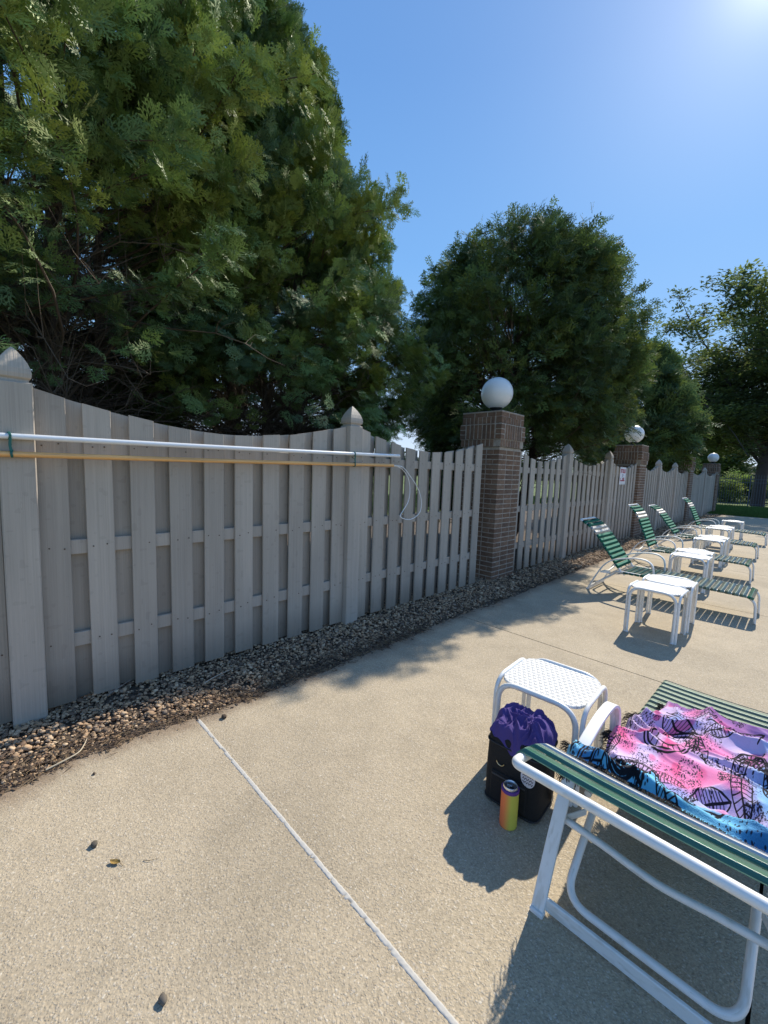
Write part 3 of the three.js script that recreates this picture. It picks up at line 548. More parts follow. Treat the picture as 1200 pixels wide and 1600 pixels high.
// ------------------------------------------------------------ beach towel on the near lounger
{
  const S = 1024, cv = document.createElement('canvas'); cv.width = cv.height = S; const c = cv.getContext('2d'), R = rng(201);
  // dyed ground: blue borders, pink and lilac middle
  const img = c.createImageData(S, S), a = field(S, S, 7, 202), b = field(S, S, 16, 203), e = field(S, S, 5, 204), pk = field(S, S, 9, 205);
  const mix = (p, q, t) => p.map((v, i) => v + (q[i] - v) * t);
  for (let y = 0; y < S; y++) for (let x = 0; x < S; x++) {
    const i = y * S + x, v = y / S + (a[i] - .5) * .22 + (b[i] - .5) * .08, u = x / S + (e[i] - .5) * .2;
    let k = mix([205, 178, 222], [238, 120, 178], smooth(.35, .75, pk[i]));
    k = mix(k, [232, 60, 120], smooth(.62, .85, b[i]) * .7 * smooth(.35, .5, v));
    k = mix(k, [120, 150, 222], smooth(.55, .8, e[i]) * .75);
    k = mix(k, [104, 196, 232], Math.max(1 - smooth(.05, .30, v), smooth(.62, .95, u) * .85));
    k = mix(k, [30, 110, 176], smooth(.6, .9, pk[i]) * Math.max(1 - smooth(.0, .22, v), smooth(.75, 1, u)));
    k = mix(k, [108, 62, 140], smooth(.88, .97, v) * .8);
    k = mix(k, [232, 222, 236], .16); img.data[i * 4] = k[0]; img.data[i * 4 + 1] = k[1]; img.data[i * 4 + 2] = k[2]; img.data[i * 4 + 3] = 255;
  }
  c.putImageData(img, 0, 0);
  c.fillStyle = '#1c1626';
  for (let k = 0; k < 34; k++) { const cx = R() * S, cy = R() * S, r = 40 + R() * 70; for (let j = 0; j < 170; j++) { const q = r * Math.sqrt(R()), t = R() * 6.3, s = 1.2 + R() * 3.4; c.globalAlpha = .8; c.beginPath(); c.ellipse(cx + Math.cos(t) * q, cy + Math.sin(t) * q, s, s * .7, R() * 3, 0, 7); c.fill(); } }
  c.globalAlpha = 1; c.strokeStyle = '#17121d'; c.lineCap = 'round';
  const feather = (x, y, L, an, wd, bend) => {
    c.save(); c.translate(x, y); c.rotate(an);
    const q = (t) => [t * L, bend * Math.sin(t * Math.PI)], wdt = (t) => wd * Math.sin(Math.min(1, t * 1.12) * Math.PI) ** .7;
    c.lineWidth = 5.5; for (const s of [-1, 1]) { c.beginPath(); for (let i = 0; i <= 24; i++) { const t = i / 24, [px, py] = q(t); i ? c.lineTo(px, py + s * wdt(t)) : c.moveTo(px, py); } c.stroke(); }
    c.lineWidth = 6.5; c.beginPath(); for (let i = 0; i <= 24; i++) { const [px, py] = q(i / 24); i ? c.lineTo(px, py) : c.moveTo(px, py); } c.stroke();
    c.lineWidth = 3.8; for (let i = 2; i < 15; i++) { const t = i / 16, [px, py] = q(t), w = wdt(Math.min(1, t + .04)); for (const s of [-1, 1]) { c.beginPath(); c.moveTo(px, py); c.lineTo(px + L * .045, py + s * w * .95); c.stroke(); } }
    c.restore();
  };
  for (let k = 0; k < 42; k++) feather(R() * S, R() * S, 180 + R() * 160, R() * 6.3, 28 + R() * 20, (R() - .5) * 90);
  for (let k = 0; k < 7; k++) { const x = R() * S, y = R() * S, r0 = 46 + R() * 36; c.lineWidth = 8; for (const m of [1, 1.55, 1.75]) { c.beginPath(); c.ellipse(x, y, r0 * m, r0 * m * .85, .4, 0, 7); c.stroke(); } c.lineWidth = 5; for (let i = 0; i < 22; i++) { const t = i / 22 * 6.283; c.beginPath(); c.moveTo(x + Math.cos(t) * r0, y + Math.sin(t) * r0 * .85); c.lineTo(x + Math.cos(t + .06) * r0 * 1.55, y + Math.sin(t + .06) * r0 * 1.32); c.stroke(); } }
  const map = new THREE.CanvasTexture(cv); map.colorSpace = THREE.SRGBColorSpace;
  const weave = tex(256, 256, (d, w, h) => { const f = field(w, h, 120, 206); for (let i = 0; i < w * h; i++) { d[i * 4] = d[i * 4 + 1] = d[i * 4 + 2] = f[i] * 255; d[i * 4 + 3] = 255; } }, false, [5, 5]);
  const t = thing('beach_towel', 'pink and blue towel with black feather print rumpled on the near lounger', 'beach towel', [-.2, 0, -1.28], Math.PI / 2);
  const NU = 190, NV = 220, z0 = -.27, z1 = .36, s0 = .10, s1 = 1.23, ridge = (x) => (1 - Math.abs(x)) ** 2;
  const ht = (s, z) => {
    const base = s < .44 ? .304 + Math.max(0, (.40 - s)) * .76 : .304 - (s - .44) * .012;
    const wx = s + .10 * n2(s * 1.6, z * 1.8 + 3), wz = z + .10 * n2(s * 1.5 + 7, z * 1.7);
    let f = .048 * ridge(n2(wx * 2.0 + wz * 1.3, wz * 2.2 - wx * .9 + 5)) + .020 * ridge(n2(wx * 4.2 + 2, wz * 3.6 + wx * 2)) + .004 * ridge(n2(wx * 10, wz * 9)) + .020 * (n2(s * 2, z * 2 + 20) + 1);
    f += .05 * Math.exp(-(((s - .62) / .16) ** 2 + ((z + .02) / .3) ** 2)) + .035 * Math.exp(-(((s - 1.02) / .14) ** 2 + ((z + .14) / .14) ** 2));
    return base + f;
  };
  const P = [], U = [], I = [], edge = (u, v) => Math.min(u, v, 1 - v) ;
  for (let j = 0; j <= NV; j++) for (let i = 0; i <= NU; i++) {
    const u = i / NU, v = j / NV;
    let z = z0 + (z1 - z0) * u, s = s0 + (s1 - s0) * v;
    const wob = .025 * n2(v * 2.6, 31) + .006 * n2(v * 8, 33); z += (wob + .075 * smooth(.62, 1, v) ) * (1 - u) ; s += (.03 * n2(u * 2.5, 41) + .006 * n2(u * 7, 43)) * (v > .5 ? (v - .5) * 2 : (.5 - v) * 2) + .07 * smooth(.75, 1, v) * (u - .2);
    let y = ht(s, z);
    const el = 1 - smooth(0, .055, u), ev = 1 - smooth(0, .04, 1 - v), en = 1 - smooth(0, .03, v);
    const surf = s < .40 ? .300 + (.40 - s) * .74 : .300;
    y = y * (1 - Math.max(ev, en) * .8) + (surf + .006) * Math.max(ev, en) * .8; y -= el * el * (.05 + .035 * n2(v * 7, 51));
    P.push(s, y, z); U.push(u, 1 - v);
  }
  for (let j = 0; j < NV; j++) for (let i = 0; i < NU; i++) { const q = j * (NU + 1) + i, r = q + NU + 1; I.push(q, q + 1, r, r, q + 1, r + 1); }
  const g = new THREE.BufferGeometry(); g.setAttribute('position', new THREE.Float32BufferAttribute(P, 3)); g.setAttribute('uv', new THREE.Float32BufferAttribute(U, 2)); g.setIndex(I); g.computeVertexNormals(); if (g.attributes.normal.getY(5000) < 0) { g.setIndex(I.reverse()); g.computeVertexNormals(); }
  part('cloth', g, phys({ map, bumpMap: weave, bumpScale: .0012, roughness: .95, sheen: .25, sheenRoughness: .7, sheenColor: lin(.5, .5, .5), side: THREE.DoubleSide }), t);
  // black fringe knotted along three edges
  const F = [], strand = sweep([V(0, 0, 0), V(.012, .004, 0), V(.026, .001, .002), V(.04, -.006, 0)], circle(.0013, 5), { hint: V(0, 1, 0) });
  const at = (i, j) => V(P[(j * (NU + 1) + i) * 3], P[(j * (NU + 1) + i) * 3 + 1], P[(j * (NU + 1) + i) * 3 + 2]);
  const fr = (p, ang, n) => { for (let k = 0; k < n; k++) F.push({ p: p.clone().add(V((R() - .5) * .006, (R() - .5) * .004 + .003, (R() - .5) * .006)), r: [(R() - .5) * .8, ang + (R() - .5) * .9, -.25 + (R() - .5) * .7], s: .45 + R() * .4 }); };
  for (let j = 0; j <= NV; j++) { fr(at(0, j), Math.PI / 2, 4); } for (let i = 0; i <= NU; i++) { fr(at(i, 0), Math.PI, 4); fr(at(i, NV), 0, 4); }
  for (let j = 0; j < 26; j++) { const p = at(0, 10 + j); for (let k = 0; k < 7; k++) F.push({ p: p.clone().add(V((R() - .5) * .02, -.02 - R() * .09, -.004 - R() * .03)), r: [(R() - .5) * 1.2, (R() - .5) * 3, -1.2 + (R() - .5) * .8], s: .6 + R() * .5 }); }
  instanced('fringe', strand, M.black, F, t);
}

// ------------------------------------------------------------ cooler bag, purple cloth, can
{
  const CX = -.775, CZ = -1.70, W = .245, D = .225, H = .325;
  const t = thing('cooler_bag', 'soft black cooler bag on the deck beside the near lounger', 'cooler bag', [CX, 0, CZ], .06);
  const fab = tex(256, 256, (d, w, h) => { const f = field(w, h, 128, 301), q = field(w, h, 9, 302); for (let i = 0; i < w * h; i++) { d[i * 4] = d[i * 4 + 1] = d[i * 4 + 2] = clamp(f[i] * .5 + q[i] * .5, 0, 1) * 255; d[i * 4 + 3] = 255; } }, false, [3, 3]);
  const fm = std({ color: lin(.010, .010, .011), roughness: .82, bumpMap: fab, bumpScale: .003 });
  const ring = (y, k, n = 56) => [...Array(n)].map((_, i) => { const a = i / n * 2 * Math.PI, c = Math.cos(a), s = Math.sin(a), e = .28, r = (v) => Math.sign(v) * Math.abs(v) ** e; return V(r(c) * W / 2 * k, y, r(s) * D / 2 * k); });
  const ys = [[0, .93], [.008, .985], [.03, 1.0], [.1, 1.012], [.18, 1.01], [.24, 1.0], [.29, .985], [.312, .96], [.322, .90], [.326, .6], [.327, 0]], P = [], U = [], I = [], n = 56;
  ys.forEach(([y, k], j) => { const r = ring(y, k); for (let i = 0; i <= n; i++) { const p = r[i % n], q = .006 * n2(i / n * 9, y * 9) * (y > .02 && y < .3 ? 1 : .2); P.push(p.x * (1 + q), p.y + (y > .2 ? .010 * n2(p.x * 7, p.z * 7) : 0), p.z * (1 + q)); U.push(i / n, y * 2); } if (j) for (let i = 0; i < n; i++) { const a = (j - 1) * (n + 1) + i, b = a + n + 1; I.push(a, b, a + 1, a + 1, b, b + 1); } });
  const g = new THREE.BufferGeometry(); g.setAttribute('position', new THREE.Float32BufferAttribute(P, 3)); g.setAttribute('uv', new THREE.Float32BufferAttribute(U, 2)); g.setIndex(I); g.computeVertexNormals();
  const body = part('body', g, fm, t);
  const pipe = (y) => sweep([...ring(y, 1.012), ring(y, 1.012)[0]], circle(.0035, 6), { hint: V(0, 1, 0) });
  part('piping', merge([pipe(.286), pipe(.016)]), std({ color: lin(.028, .028, .03), roughness: .7 }), body);
  part('pocket', moved(cbox(.165, .135, .012, .005), -.004, .098, D / 2 + .0035), fm, t);
  part('zip', moved(cbox(.150, .007, .004, .001), -.004, .150, D / 2 + .0105), std({ color: lin(.05, .05, .052), roughness: .5 }), t);
  part('d_ring', sweep([...Array(17)].map((_, i) => { const a = -.2 - i / 16 * Math.PI * .9; return V(-.045 + Math.cos(a) * .018, .215 + Math.sin(a) * .017, D / 2 + .006); }), circle(.0022, 6), { hint: V(0, 0, 1) }), std({ color: lin(.75, .66, .42), metalness: 1, roughness: .3 }), t);
  part('strap', merge([sweep(curve([V(W / 2 + .004, .275, .04), V(W / 2 + .022, .2, .03), V(W / 2 + .018, .1, -.01), V(W / 2 + .006, .04, -.05)], 16), rect(.028, .003, .001), { hint: V(0, 0, 1), round: false })]), std({ color: lin(.014, .014, .015), roughness: .7 }), t);
  const cv = document.createElement('canvas'); cv.width = 128; cv.height = 160; const c = cv.getContext('2d'); c.fillStyle = '#d9d3d6'; c.fillRect(0, 0, 128, 160); c.strokeStyle = '#3a3438'; c.lineWidth = 5; for (let k = 0; k < 4; k++) { c.beginPath(); for (let i = 0; i <= 30; i++) { const x = 16 + i * 3.2, y = 40 + k * 27 + 10 * Math.sin(i * .9 + k) * (i % 7 > 2 ? 1 : .4); i ? c.lineTo(x, y) : c.moveTo(x, y); } c.stroke(); }
  const lm = new THREE.CanvasTexture(cv); lm.colorSpace = THREE.SRGBColorSpace;
  const badge = new THREE.CircleGeometry(.5, 32); badge.scale(.062, .084, 1); const b = part('badge', badge, std({ map: lm, roughness: .6 }), t); b.position.set(.078, .205, D / 2 + .0045);

  const rrr = (u, v) => { const m = Math.max(Math.abs(u), Math.abs(v)); return m < 1e-6 ? 1 : m / (u ** 4 + v ** 4) ** .25; };
  // purple cloth heaped on the lid and over the front edge
  const pt = thing('purple_towel', 'crumpled purple towel heaped on top of the black cooler bag', 'towel', [CX, 0, CZ], .06);
  const NU = 110, NV = 110, PP = [], UU = [], II = [];
  for (let j = 0; j <= NV; j++) for (let i = 0; i <= NU; i++) {
    const u = i / NU * 2 - 1, v = j / NV * 2 - 1;
    const sq = rrr(u, v), rx = u * sq * .129 * (1 + .07 * n2(v * 1.4, 61)) , rz = v * sq * .119 * (1 + .07 * n2(u * 1.4, 63));
    const rr = Math.max(Math.abs(u), Math.abs(v)), dome = .036 * (1 - rr ** 4) * (1 - .35 * v) + .018 * n2(u * 1.1 + 3, v * 1.1) * (1 - rr ** 4);
    const wx = u + .30 * n2(u * 1.1, v * 1.2 + 9), wv = v + .30 * n2(u * 1.0 + 4, v * 1.1), fold = (f, g, p) => (1 - Math.abs(n2(wx * f, wv * g + p))) ** 2;
    let y = .334 + Math.max(0, dome) + (.026 * fold(1.3, .9, 2) + .010 * fold(2.3, 1.5, 8) + .006 * (n2(wx * 3, wv * 3 + 30) + 1) * .5) * (1 - .55 * smooth(.75, 1, rr));
    y -= smooth(.84, 1, rr) * (.022 + .014 * n2(u * 1.2 + 20, v * 1.2));                       // the hem sinks over the lid's edge
    y -= .05 * smooth(.55, 1, v) * Math.exp(-(((u - .15) / .5) ** 2));                         // and hangs lowest at the front
    PP.push(rx, y, rz); UU.push(i / NU, j / NV);
  }
  for (let j = 0; j < NV; j++) for (let i = 0; i < NU; i++) { const a = j * (NU + 1) + i, b2 = a + NU + 1; II.push(a, b2, a + 1, a + 1, b2, b2 + 1); }
  const pg = new THREE.BufferGeometry(); pg.setAttribute('position', new THREE.Float32BufferAttribute(PP, 3)); pg.setAttribute('uv', new THREE.Float32BufferAttribute(UU, 2)); pg.setIndex(II); pg.computeVertexNormals(); if (pg.attributes.normal.getY(6000) < 0) { pg.setIndex(II.reverse()); pg.computeVertexNormals(); }
  part('cloth', pg, phys({ color: lin(.095, .060, .235), roughness: .95, sheen: .5, sheenColor: lin(.4, .3, .8), sheenRoughness: .6, bumpMap: fab, bumpScale: .002, side: THREE.DoubleSide }), pt);

  // slim can in a two-tone foam sleeve
  const k = thing('drink_can', 'slim can in an orange and lime sleeve in front of the cooler', 'drink can', [-.735, 0, -1.53], 0);
  const sg = new THREE.LatheGeometry([[0, 0], [.031, 0], [.0345, .003], [.0355, .01], [.0355, .155], [.035, .159], [.0325, .160]].map((p) => new THREE.Vector2(...p)), 64), sp = sg.attributes.position, col = [];
  for (let i = 0; i < sp.count; i++) { const a = Math.atan2(sp.getZ(i), sp.getX(i)), d = Math.cos(a - 2.45), q = smooth(-.1, .9, d); col.push(.62 + .36 * q, .58 - .35 * q, .085 - .01 * q); }
  sg.setAttribute('color', new THREE.Float32BufferAttribute(col, 3));
  part('sleeve', sg, std({ vertexColors: true, roughness: .75 }), k);
  part('rim', new THREE.LatheGeometry([[.0325, .158], [.0362, .158], [.0364, .168], [.034, .171], [.0315, .1705]].map((p) => new THREE.Vector2(...p)), 48), std({ color: lin(.13, .045, .26), roughness: .7 }), k);
  const al = std({ color: lin(.75, .76, .78), metalness: 1, roughness: .28 });
  const can = part('can', new THREE.LatheGeometry([[.0305, .150], [.0305, .171], [.0285, .180], [.0272, .182], [.026, .180], [.0255, .1755], [0, .1755]].map((p) => new THREE.Vector2(...p)), 48), al, k);
  part('opening', moved(new THREE.CircleGeometry(.009, 20).scale(1, .75, 1).rotateX(-Math.PI / 2), .009, .1759, .006), M.black, can);
  part('tab', moved(cbox(.018, .0018, .011, .0006), -.006, .1775, -.004, 0, .6, 0), al, can);
}

// ------------------------------------------------------------ small things lying about
{
  const pm = (c) => std({ color: lin(...c), roughness: .9 });
  const stone = (label, x, z, s, c, cat, name, y = 0) => { const t = tag(part(name, pebble(Math.round(x * -900), .75).scale(s, s * 1.05, s), pm(c), scene), label, cat); t.position.set(x, y + s * .62, z); };
  stone('small dark pebble on the deck near the left edge of the photo', -1.766, -.256, .013, [.10, .085, .065], 'pebble', 'pebble');
  stone('grey brown pebble on the deck at the bottom of the photo', -1.091, -.298, .013, [.14, .12, .095], 'pebble', 'pebble');
  stone('dark pebble beside the fence end of the white caulked joint', -2.23, -.962, .016, [.07, .05, .035], 'pebble', 'pebble');
  stone('tiny brown pebble just off the gravel edge, left of the white joint', -2.2, -.33, .007, [.10, .07, .05], 'pebble', 'pebble');
  // dry curled leaf
  const lf = thing('dry_leaf', 'curled yellow brown dry leaf lying on the bare deck', 'leaf', [-1.633, 0, -.297], .7);
  const g = new THREE.PlaneGeometry(.040, .018, 12, 6).rotateX(-Math.PI / 2), p = g.attributes.position; for (let i = 0; i < p.count; i++) { const x = p.getX(i) / .02, z = p.getZ(i); p.setZ(i, z * Math.sqrt(Math.max(.02, 1 - x * x)) * (1 + .3 * n2(x * 3, z * 100))); p.setY(i, .003 + .004 * x * x + Math.abs(z) * .55 + .0015 * n2(x * 4, z * 300)); } g.computeVertexNormals();
  part('blade', g, std({ color: lin(.30, .19, .05), roughness: .8, side: THREE.DoubleSide }), lf);
  part('stalk', sweep(curve([V(.018, .004, 0), V(.026, .004, .002), V(.034, .002, .006)], 6), circle(.0008, 5), { hint: V(0, 1, 0) }), pm([.16, .10, .04]), lf);
  const stick = (label, pts, r, c) => tag(part('stick', sweep(curve(pts, 20), circle(r, 7), { hint: V(0, 1, 0), scale: (t) => 1 - .55 * t }), pm(c), scene), label, 'stick');
  stick('straight pale stick lying on the gravel below the fence', [V(-2.70, -.004, -1.03), V(-2.735, .0, -1.13), V(-2.77, -.002, -1.26)], .0055, [.42, .35, .27]);
  stick('curved pale stick at the gravel edge, lower left', [V(-2.375, .004, -.17), V(-2.385, .010, -.24), V(-2.41, .010, -.30), V(-2.46, .008, -.33), V(-2.52, .002, -.352)], .0048, [.50, .42, .30]);
  stick('thin dark twig on the deck below the dry leaf', [V(-1.575, .003, -.375), V(-1.556, .004, -.393), V(-1.545, .003, -.42)], .0012, [.10, .075, .05]);
  stick('grey twig leaning at the foot of the fence boards', [V(-2.93, .0, -.52), V(-2.92, .03, -.57), V(-2.95, .05, -.66)], .004, [.25, .22, .19]);
}

// ------------------------------------------------------------ trees
// flat scale-leaf frond of an arborvitae: a drooping axis, side sprays, each with small leaflets
function frond(seed, fine) {
  const R = rng(seed), P = [], N = [], I = [];
  const rhomb = (a, b, w, n) => { const d = V(0, 0, 0).subVectors(b, a), s = V(0, 0, 0).crossVectors(d, n).setLength(w), m = V(0, 0, 0).addScaledVector(a, .55).addScaledVector(b, .45), k = P.length / 3; for (const q of [a, m.clone().add(s), b, m.clone().sub(s)]) { P.push(q.x, q.y, q.z); N.push(n.x, n.y, n.z); } I.push(k, k + 1, k + 2, k, k + 2, k + 3); };
  // axis along +x, plane xy, droop in -z
  const ax = (t) => V(t, .06 * Math.sin(t * 3 + seed), -.16 * t * t);
  const nS = fine ? 11 : 8;
  for (let i = 0; i < nS; i++) {
    const t = .06 + .90 * i / nS, p = ax(t), side = i % 2 ? 1 : -1, L = (.46 * Math.sin(Math.PI * (.22 + .74 * t)) + .05) * (.8 + R() * .4), an = side * (.62 + R() * .35), dir = V(Math.cos(an), Math.sin(an), -.10 + (R() - .5) * .5).normalize();
    const n = V(.1 * (R() - .5), .25 * (R() - .5), 1).normalize();
    const q = p.clone().addScaledVector(dir, L); rhomb(p, q, fine ? .028 : .036, n);
    const m = fine ? 5 : 3;
    for (let j = 0; j < m; j++) { const u = (j + .8) / (m + .6), b = p.clone().addScaledVector(dir, L * u), s2 = j % 2 ? 1 : -1, a2 = an + s2 * (.55 + R() * .3), l2 = L * (.5 - .24 * u) * (.8 + R() * .5), d2 = V(Math.cos(a2), Math.sin(a2), -.1 + (R() - .5) * .6).normalize(); rhomb(b, b.clone().addScaledVector(d2, l2), fine ? .030 : .042, n); }
  }
  rhomb(ax(.0), ax(.55), .016, V(0, 0, 1)); rhomb(ax(.5), ax(1.04), .022, V(0, 0, 1));
  const g = new THREE.BufferGeometry(); g.setAttribute('position', new THREE.Float32BufferAttribute(P, 3)); g.setAttribute('normal', new THREE.Float32BufferAttribute(N, 3)); g.setIndex(I); return g;
}
const FINE = [frond(1, true), frond(2, true), frond(3, true)], COARSE = [frond(4, false), frond(5, false)];
const qFrom = (dir, up) => { const x = dir.clone().normalize(), z = up.clone().addScaledVector(x, -up.dot(x)).normalize(), y = V(0, 0, 0).crossVectors(z, x); return new THREE.Quaternion().setFromRotationMatrix(new THREE.Matrix4().makeBasis(x, y, z)); };

// many-stemmed arborvitae; prof = [[height, radius]...] of the crown
function arborvitae(o) {
  const t = thing('arborvitae_tree', o.label, 'evergreen tree', [o.x, -.1, o.z], 0, 'arborvitae trees behind the fence');
  const R = rng(o.seed), rad = (y) => { const p = o.prof; if (y <= p[0][0]) return p[0][1]; for (let i = 1; i < p.length; i++) if (y <= p[i][0]) { const k = (y - p[i - 1][0]) / (p[i][0] - p[i - 1][0]); return p[i - 1][1] + (p[i][1] - p[i - 1][1]) * k; } return p[p.length - 1][1]; };
  const y0 = o.prof[0][0], y1 = o.prof[o.prof.length - 1][0];
  const wood = [], twigs = [], lists = (o.fine ? FINE : COARSE).map(() => []);
  const stems = [];
  for (let i = 0; i < o.stems; i++) {
    const a = i / o.stems * 6.283 + R() * .8, s0 = .10 + R() * .16, spread = (o.spread ?? .45) * (.5 + R() * .7), h = y1 * (.62 + R() * .34);
    const f = (k) => V(Math.cos(a) * (s0 + spread * k ** .8 * (1 - .35 * k) * rad(3) * .8) + .07 * n2(k * 3 + i, 5), h * k, Math.sin(a) * (s0 + spread * k ** .8 * (1 - .35 * k) * rad(3) * .8) + .07 * n2(k * 3 + i, 15));
    const pts = [...Array(20)].map((_, k) => f(k / 19)), r0 = .052 + R() * .035; stems.push({ f, h });
    wood.push(sweep(pts, circle(r0 * (o.thick ?? 1), 9), { hint: V(0, 0, 1), scale: (k) => 1 - .88 * k, caps: false }));
  }
  const LK = o.lump ?? 1, lump = (a, y) => .97 + .22 * LK * n3(Math.cos(a) * 1.3, Math.sin(a) * 1.3, y * .55 + o.seed) + .14 * LK * n3(Math.cos(a) * 3.2, Math.sin(a) * 3.2, y * 1.5 + o.seed);
  let made = 0;
  while (made < o.boughs) {
    const y = y0 + (y1 - y0) * R(), rr = rad(y); if (R() > (rr + .25) / (o.rmax + .25)) continue; made++;
    const a = R() * 6.283, r = rr * lump(a, y) * (R() < .74 ? .88 + R() * (o.tipVar ?? .18) : .5 + R() * .35), tip = V(Math.cos(a) * r, y, Math.sin(a) * r);
    let st = stems[0], bd = 9; for (const s of stems) { const p = s.f(clamp((y - r * .6) / s.h, .05, .95)), d = Math.hypot(p.x - tip.x, p.z - tip.z); if (d < bd && R() < .8) { bd = d; st = s; } }
    const b0 = st.f(clamp((y - r * (.12 + R() * .38)) / st.h, .12, .93)), mid = b0.clone().lerp(tip, .5).add(V((R() - .5) * .5 * r, (R() - .6) * .35 * r, (R() - .5) * .5 * r));
    const at = (k) => V(0, 0, 0).addScaledVector(b0, (1 - k) ** 2).addScaledVector(mid, 2 * k * (1 - k)).addScaledVector(tip, k * k);
    const pts = [...Array(7)].map((_, k) => at(k / 6)); (o.lift && tip.y < o.lift(tip) + .15 ? [] : wood).push(sweep(pts, circle(.007 + .006 * R() + .0025 * r, 5), { hint: V(0, 1, 0), scale: (k) => 1 - .8 * k, caps: false }));
    const out = V(Math.cos(a), 0, Math.sin(a)), n = Math.round(o.sprays * (.7 + R() * .6));
    const tone = R(), base = tone < .22 ? [.190, .240, .060] : tone < .52 ? [.145, .212, .062] : tone < .8 ? [.118, .180, .064] : [.092, .148, .070];
    for (let i = 0; i < n; i++) {
      const k = 1 - R() ** 1.5 * .50, p = at(k), ea = a + (R() - .5) * 1.9, up = (R() - .5) * 1.3 + (o.tipVar ? .35 : .75) * smooth(2.8, 4.2, y) - .1;
      const dir = V(Math.cos(ea) * .8, up, Math.sin(ea) * .8).addScaledVector(V(-Math.sin(a), 0, Math.cos(a)), (R() - .5) * 1.6).normalize(), len = (o.len ?? .3) * (.55 + R() * .75);
      p.addScaledVector(V(R() - .5, R() - .5, R() - .5), .26 * (o.puff ?? 1)); if (R() < (o.bald ?? 0) * smooth(y0 + 1.2, y0, p.y) || (o.lift && p.y < o.lift(p) + .25 * n2(p.x * 2, p.z * 2) && R() < (p.y < o.lift(p) - .55 ? 1 : .88))) continue;
      const q = qFrom(dir, V((R() - .5) * .9, .25 + R() * .5, (R() - .5) * .9).addScaledVector(out, .55 + R() * .6));
      const v = (.70 + R() * .6) * (o.bright ?? 1), tp = smooth(.75, 1, k) * .4 + (R() < .12 ? .8 : 0); lists[Math.floor(R() * lists.length)].push({ p, q, s: len, c: lin((base[0] + .02 * tp) * v, (base[1] + .03 * tp) * v, base[2] * v) });
    }
  }
  // bare dead twigs inside the lower crown
  for (let i = 0; i < (o.deadTwigs ?? 0); i++) {
    const a = R() * 6.283, y = .9 + R() * (y0 + .6), st = stems[Math.floor(R() * stems.length)], b = st.f(clamp(y / st.h, .05, .9)), L = (.5 + R() * 1.1) * o.rmax * .55, d = V(Math.cos(a), .0 + R() * 1.3, Math.sin(a));
    const w = d.clone(), pts = [b.clone()]; for (let k = 1; k < 6; k++) { w.add(V((R() - .5) * 1.1, (R() - .5) * .9, (R() - .5) * 1.1)).normalize(); pts.push(pts[k - 1].clone().addScaledVector(w, L / 5)); }
    twigs.push(sweep(pts, circle(.006 + R() * .005, 4), { hint: V(.3, 1, .2), scale: (k) => 1 - .75 * k, caps: false }));
    for (let j = 0; j < 10; j++) { const q = pts[1 + Math.floor(R() * 5)], e = V(R() - .5, R() * .7 - .3, R() - .5).add(d.clone().multiplyScalar(.3)).setLength(.14 + R() * .32), m = q.clone().addScaledVector(e, .5).add(V(.08 * (R() - .5), .09 * (R() - .5), .08 * (R() - .5))); twigs.push(sweep([q, m, q.clone().add(e)], circle(.0032, 3), { hint: V(.3, 1, .2), caps: false, scale: (k) => 1 - .6 * k })); }
  }
  part('trunk', merge(wood), M.bark, t);
  const leafMat = o.fine ? M.leafNear : M.leaf;
  if (twigs.length) part('dead_twigs', merge(twigs), M.twig, t, true);
  const cr = new THREE.Group(); cr.name = 'crown'; t.add(cr);
  lists.forEach((l, i) => instanced('foliage', (o.fine ? FINE : COARSE)[i], leafMat, l, cr));
  return t;
}
arborvitae({ label: 'tall arborvitae filling the upper left corner, trunks showing above the fence', x: -5.15, z: -.35, seed: 301, fine: true, stems: 7, spread: .6, rmax: 2.3, boughs: 620, sprays: 84, len: .155, deadTwigs: 640, bald: .5, thick: 1.1, bright: 1.35, lift: (p) => (p.x < -.2 ? 1.7 : 2.7),
  prof: [[1.7, 1.5], [3.0, 2.15], [4.2, 2.3], [5.6, 2.0], [7.2, 1.45], [8.6, .8], [9.4, .15]] });
arborvitae({ label: 'arborvitae rising behind the pointed middle post with its edge against the sky', x: -5.5, z: -3.05, seed: 302, fine: true, stems: 6, spread: .5, rmax: 2.15, boughs: 580, sprays: 82, len: .155, deadTwigs: 640, bald: .4, bright: 1.3, lift: (p) => (p.x < -.2 ? 1.6 : 2.6 - 1.9 * smooth(.1, 1.2, -p.z)),
  prof: [[.8, 1.6], [2.6, 2.0], [3.6, 1.9], [4.6, 1.5], [5.6, 1.05], [6.7, .6], [7.9, .1]] });
arborvitae({ label: 'broad dome shaped arborvitae behind the nearest brick pillar', x: -4.75, z: -8.65, seed: 303, fine: false, stems: 8, spread: .6, rmax: 2.65, boughs: 780, sprays: 56, len: .19, tipVar: .09, deadTwigs: 110, lift: (p) => (p.z * .48 - p.x * .876 > .15 ? .5 : 2.15 + .28 * smooth(1.0, 2.0, p.x)), lump: .5, bright: .85, puff: 1.3,
  prof: [[.7, 1.8], [1.9, 1.95], [2.7, 2.35], [3.7, 2.65], [4.7, 2.55], [5.5, 2.2], [6.1, 1.7], [6.45, 1.1], [6.65, .3]] });
arborvitae({ label: 'smaller dark arborvitae behind the third brick pillar', x: -4.6, z: -17.6, seed: 304, fine: false, stems: 4, spread: .4, rmax: 1.75, boughs: 330, sprays: 26, len: .42, puff: 1.4,
  prof: [[2.3, 1.5], [3.0, 1.85], [3.8, 1.7], [4.8, 1.25], [5.8, .65], [6.4, .1]] });
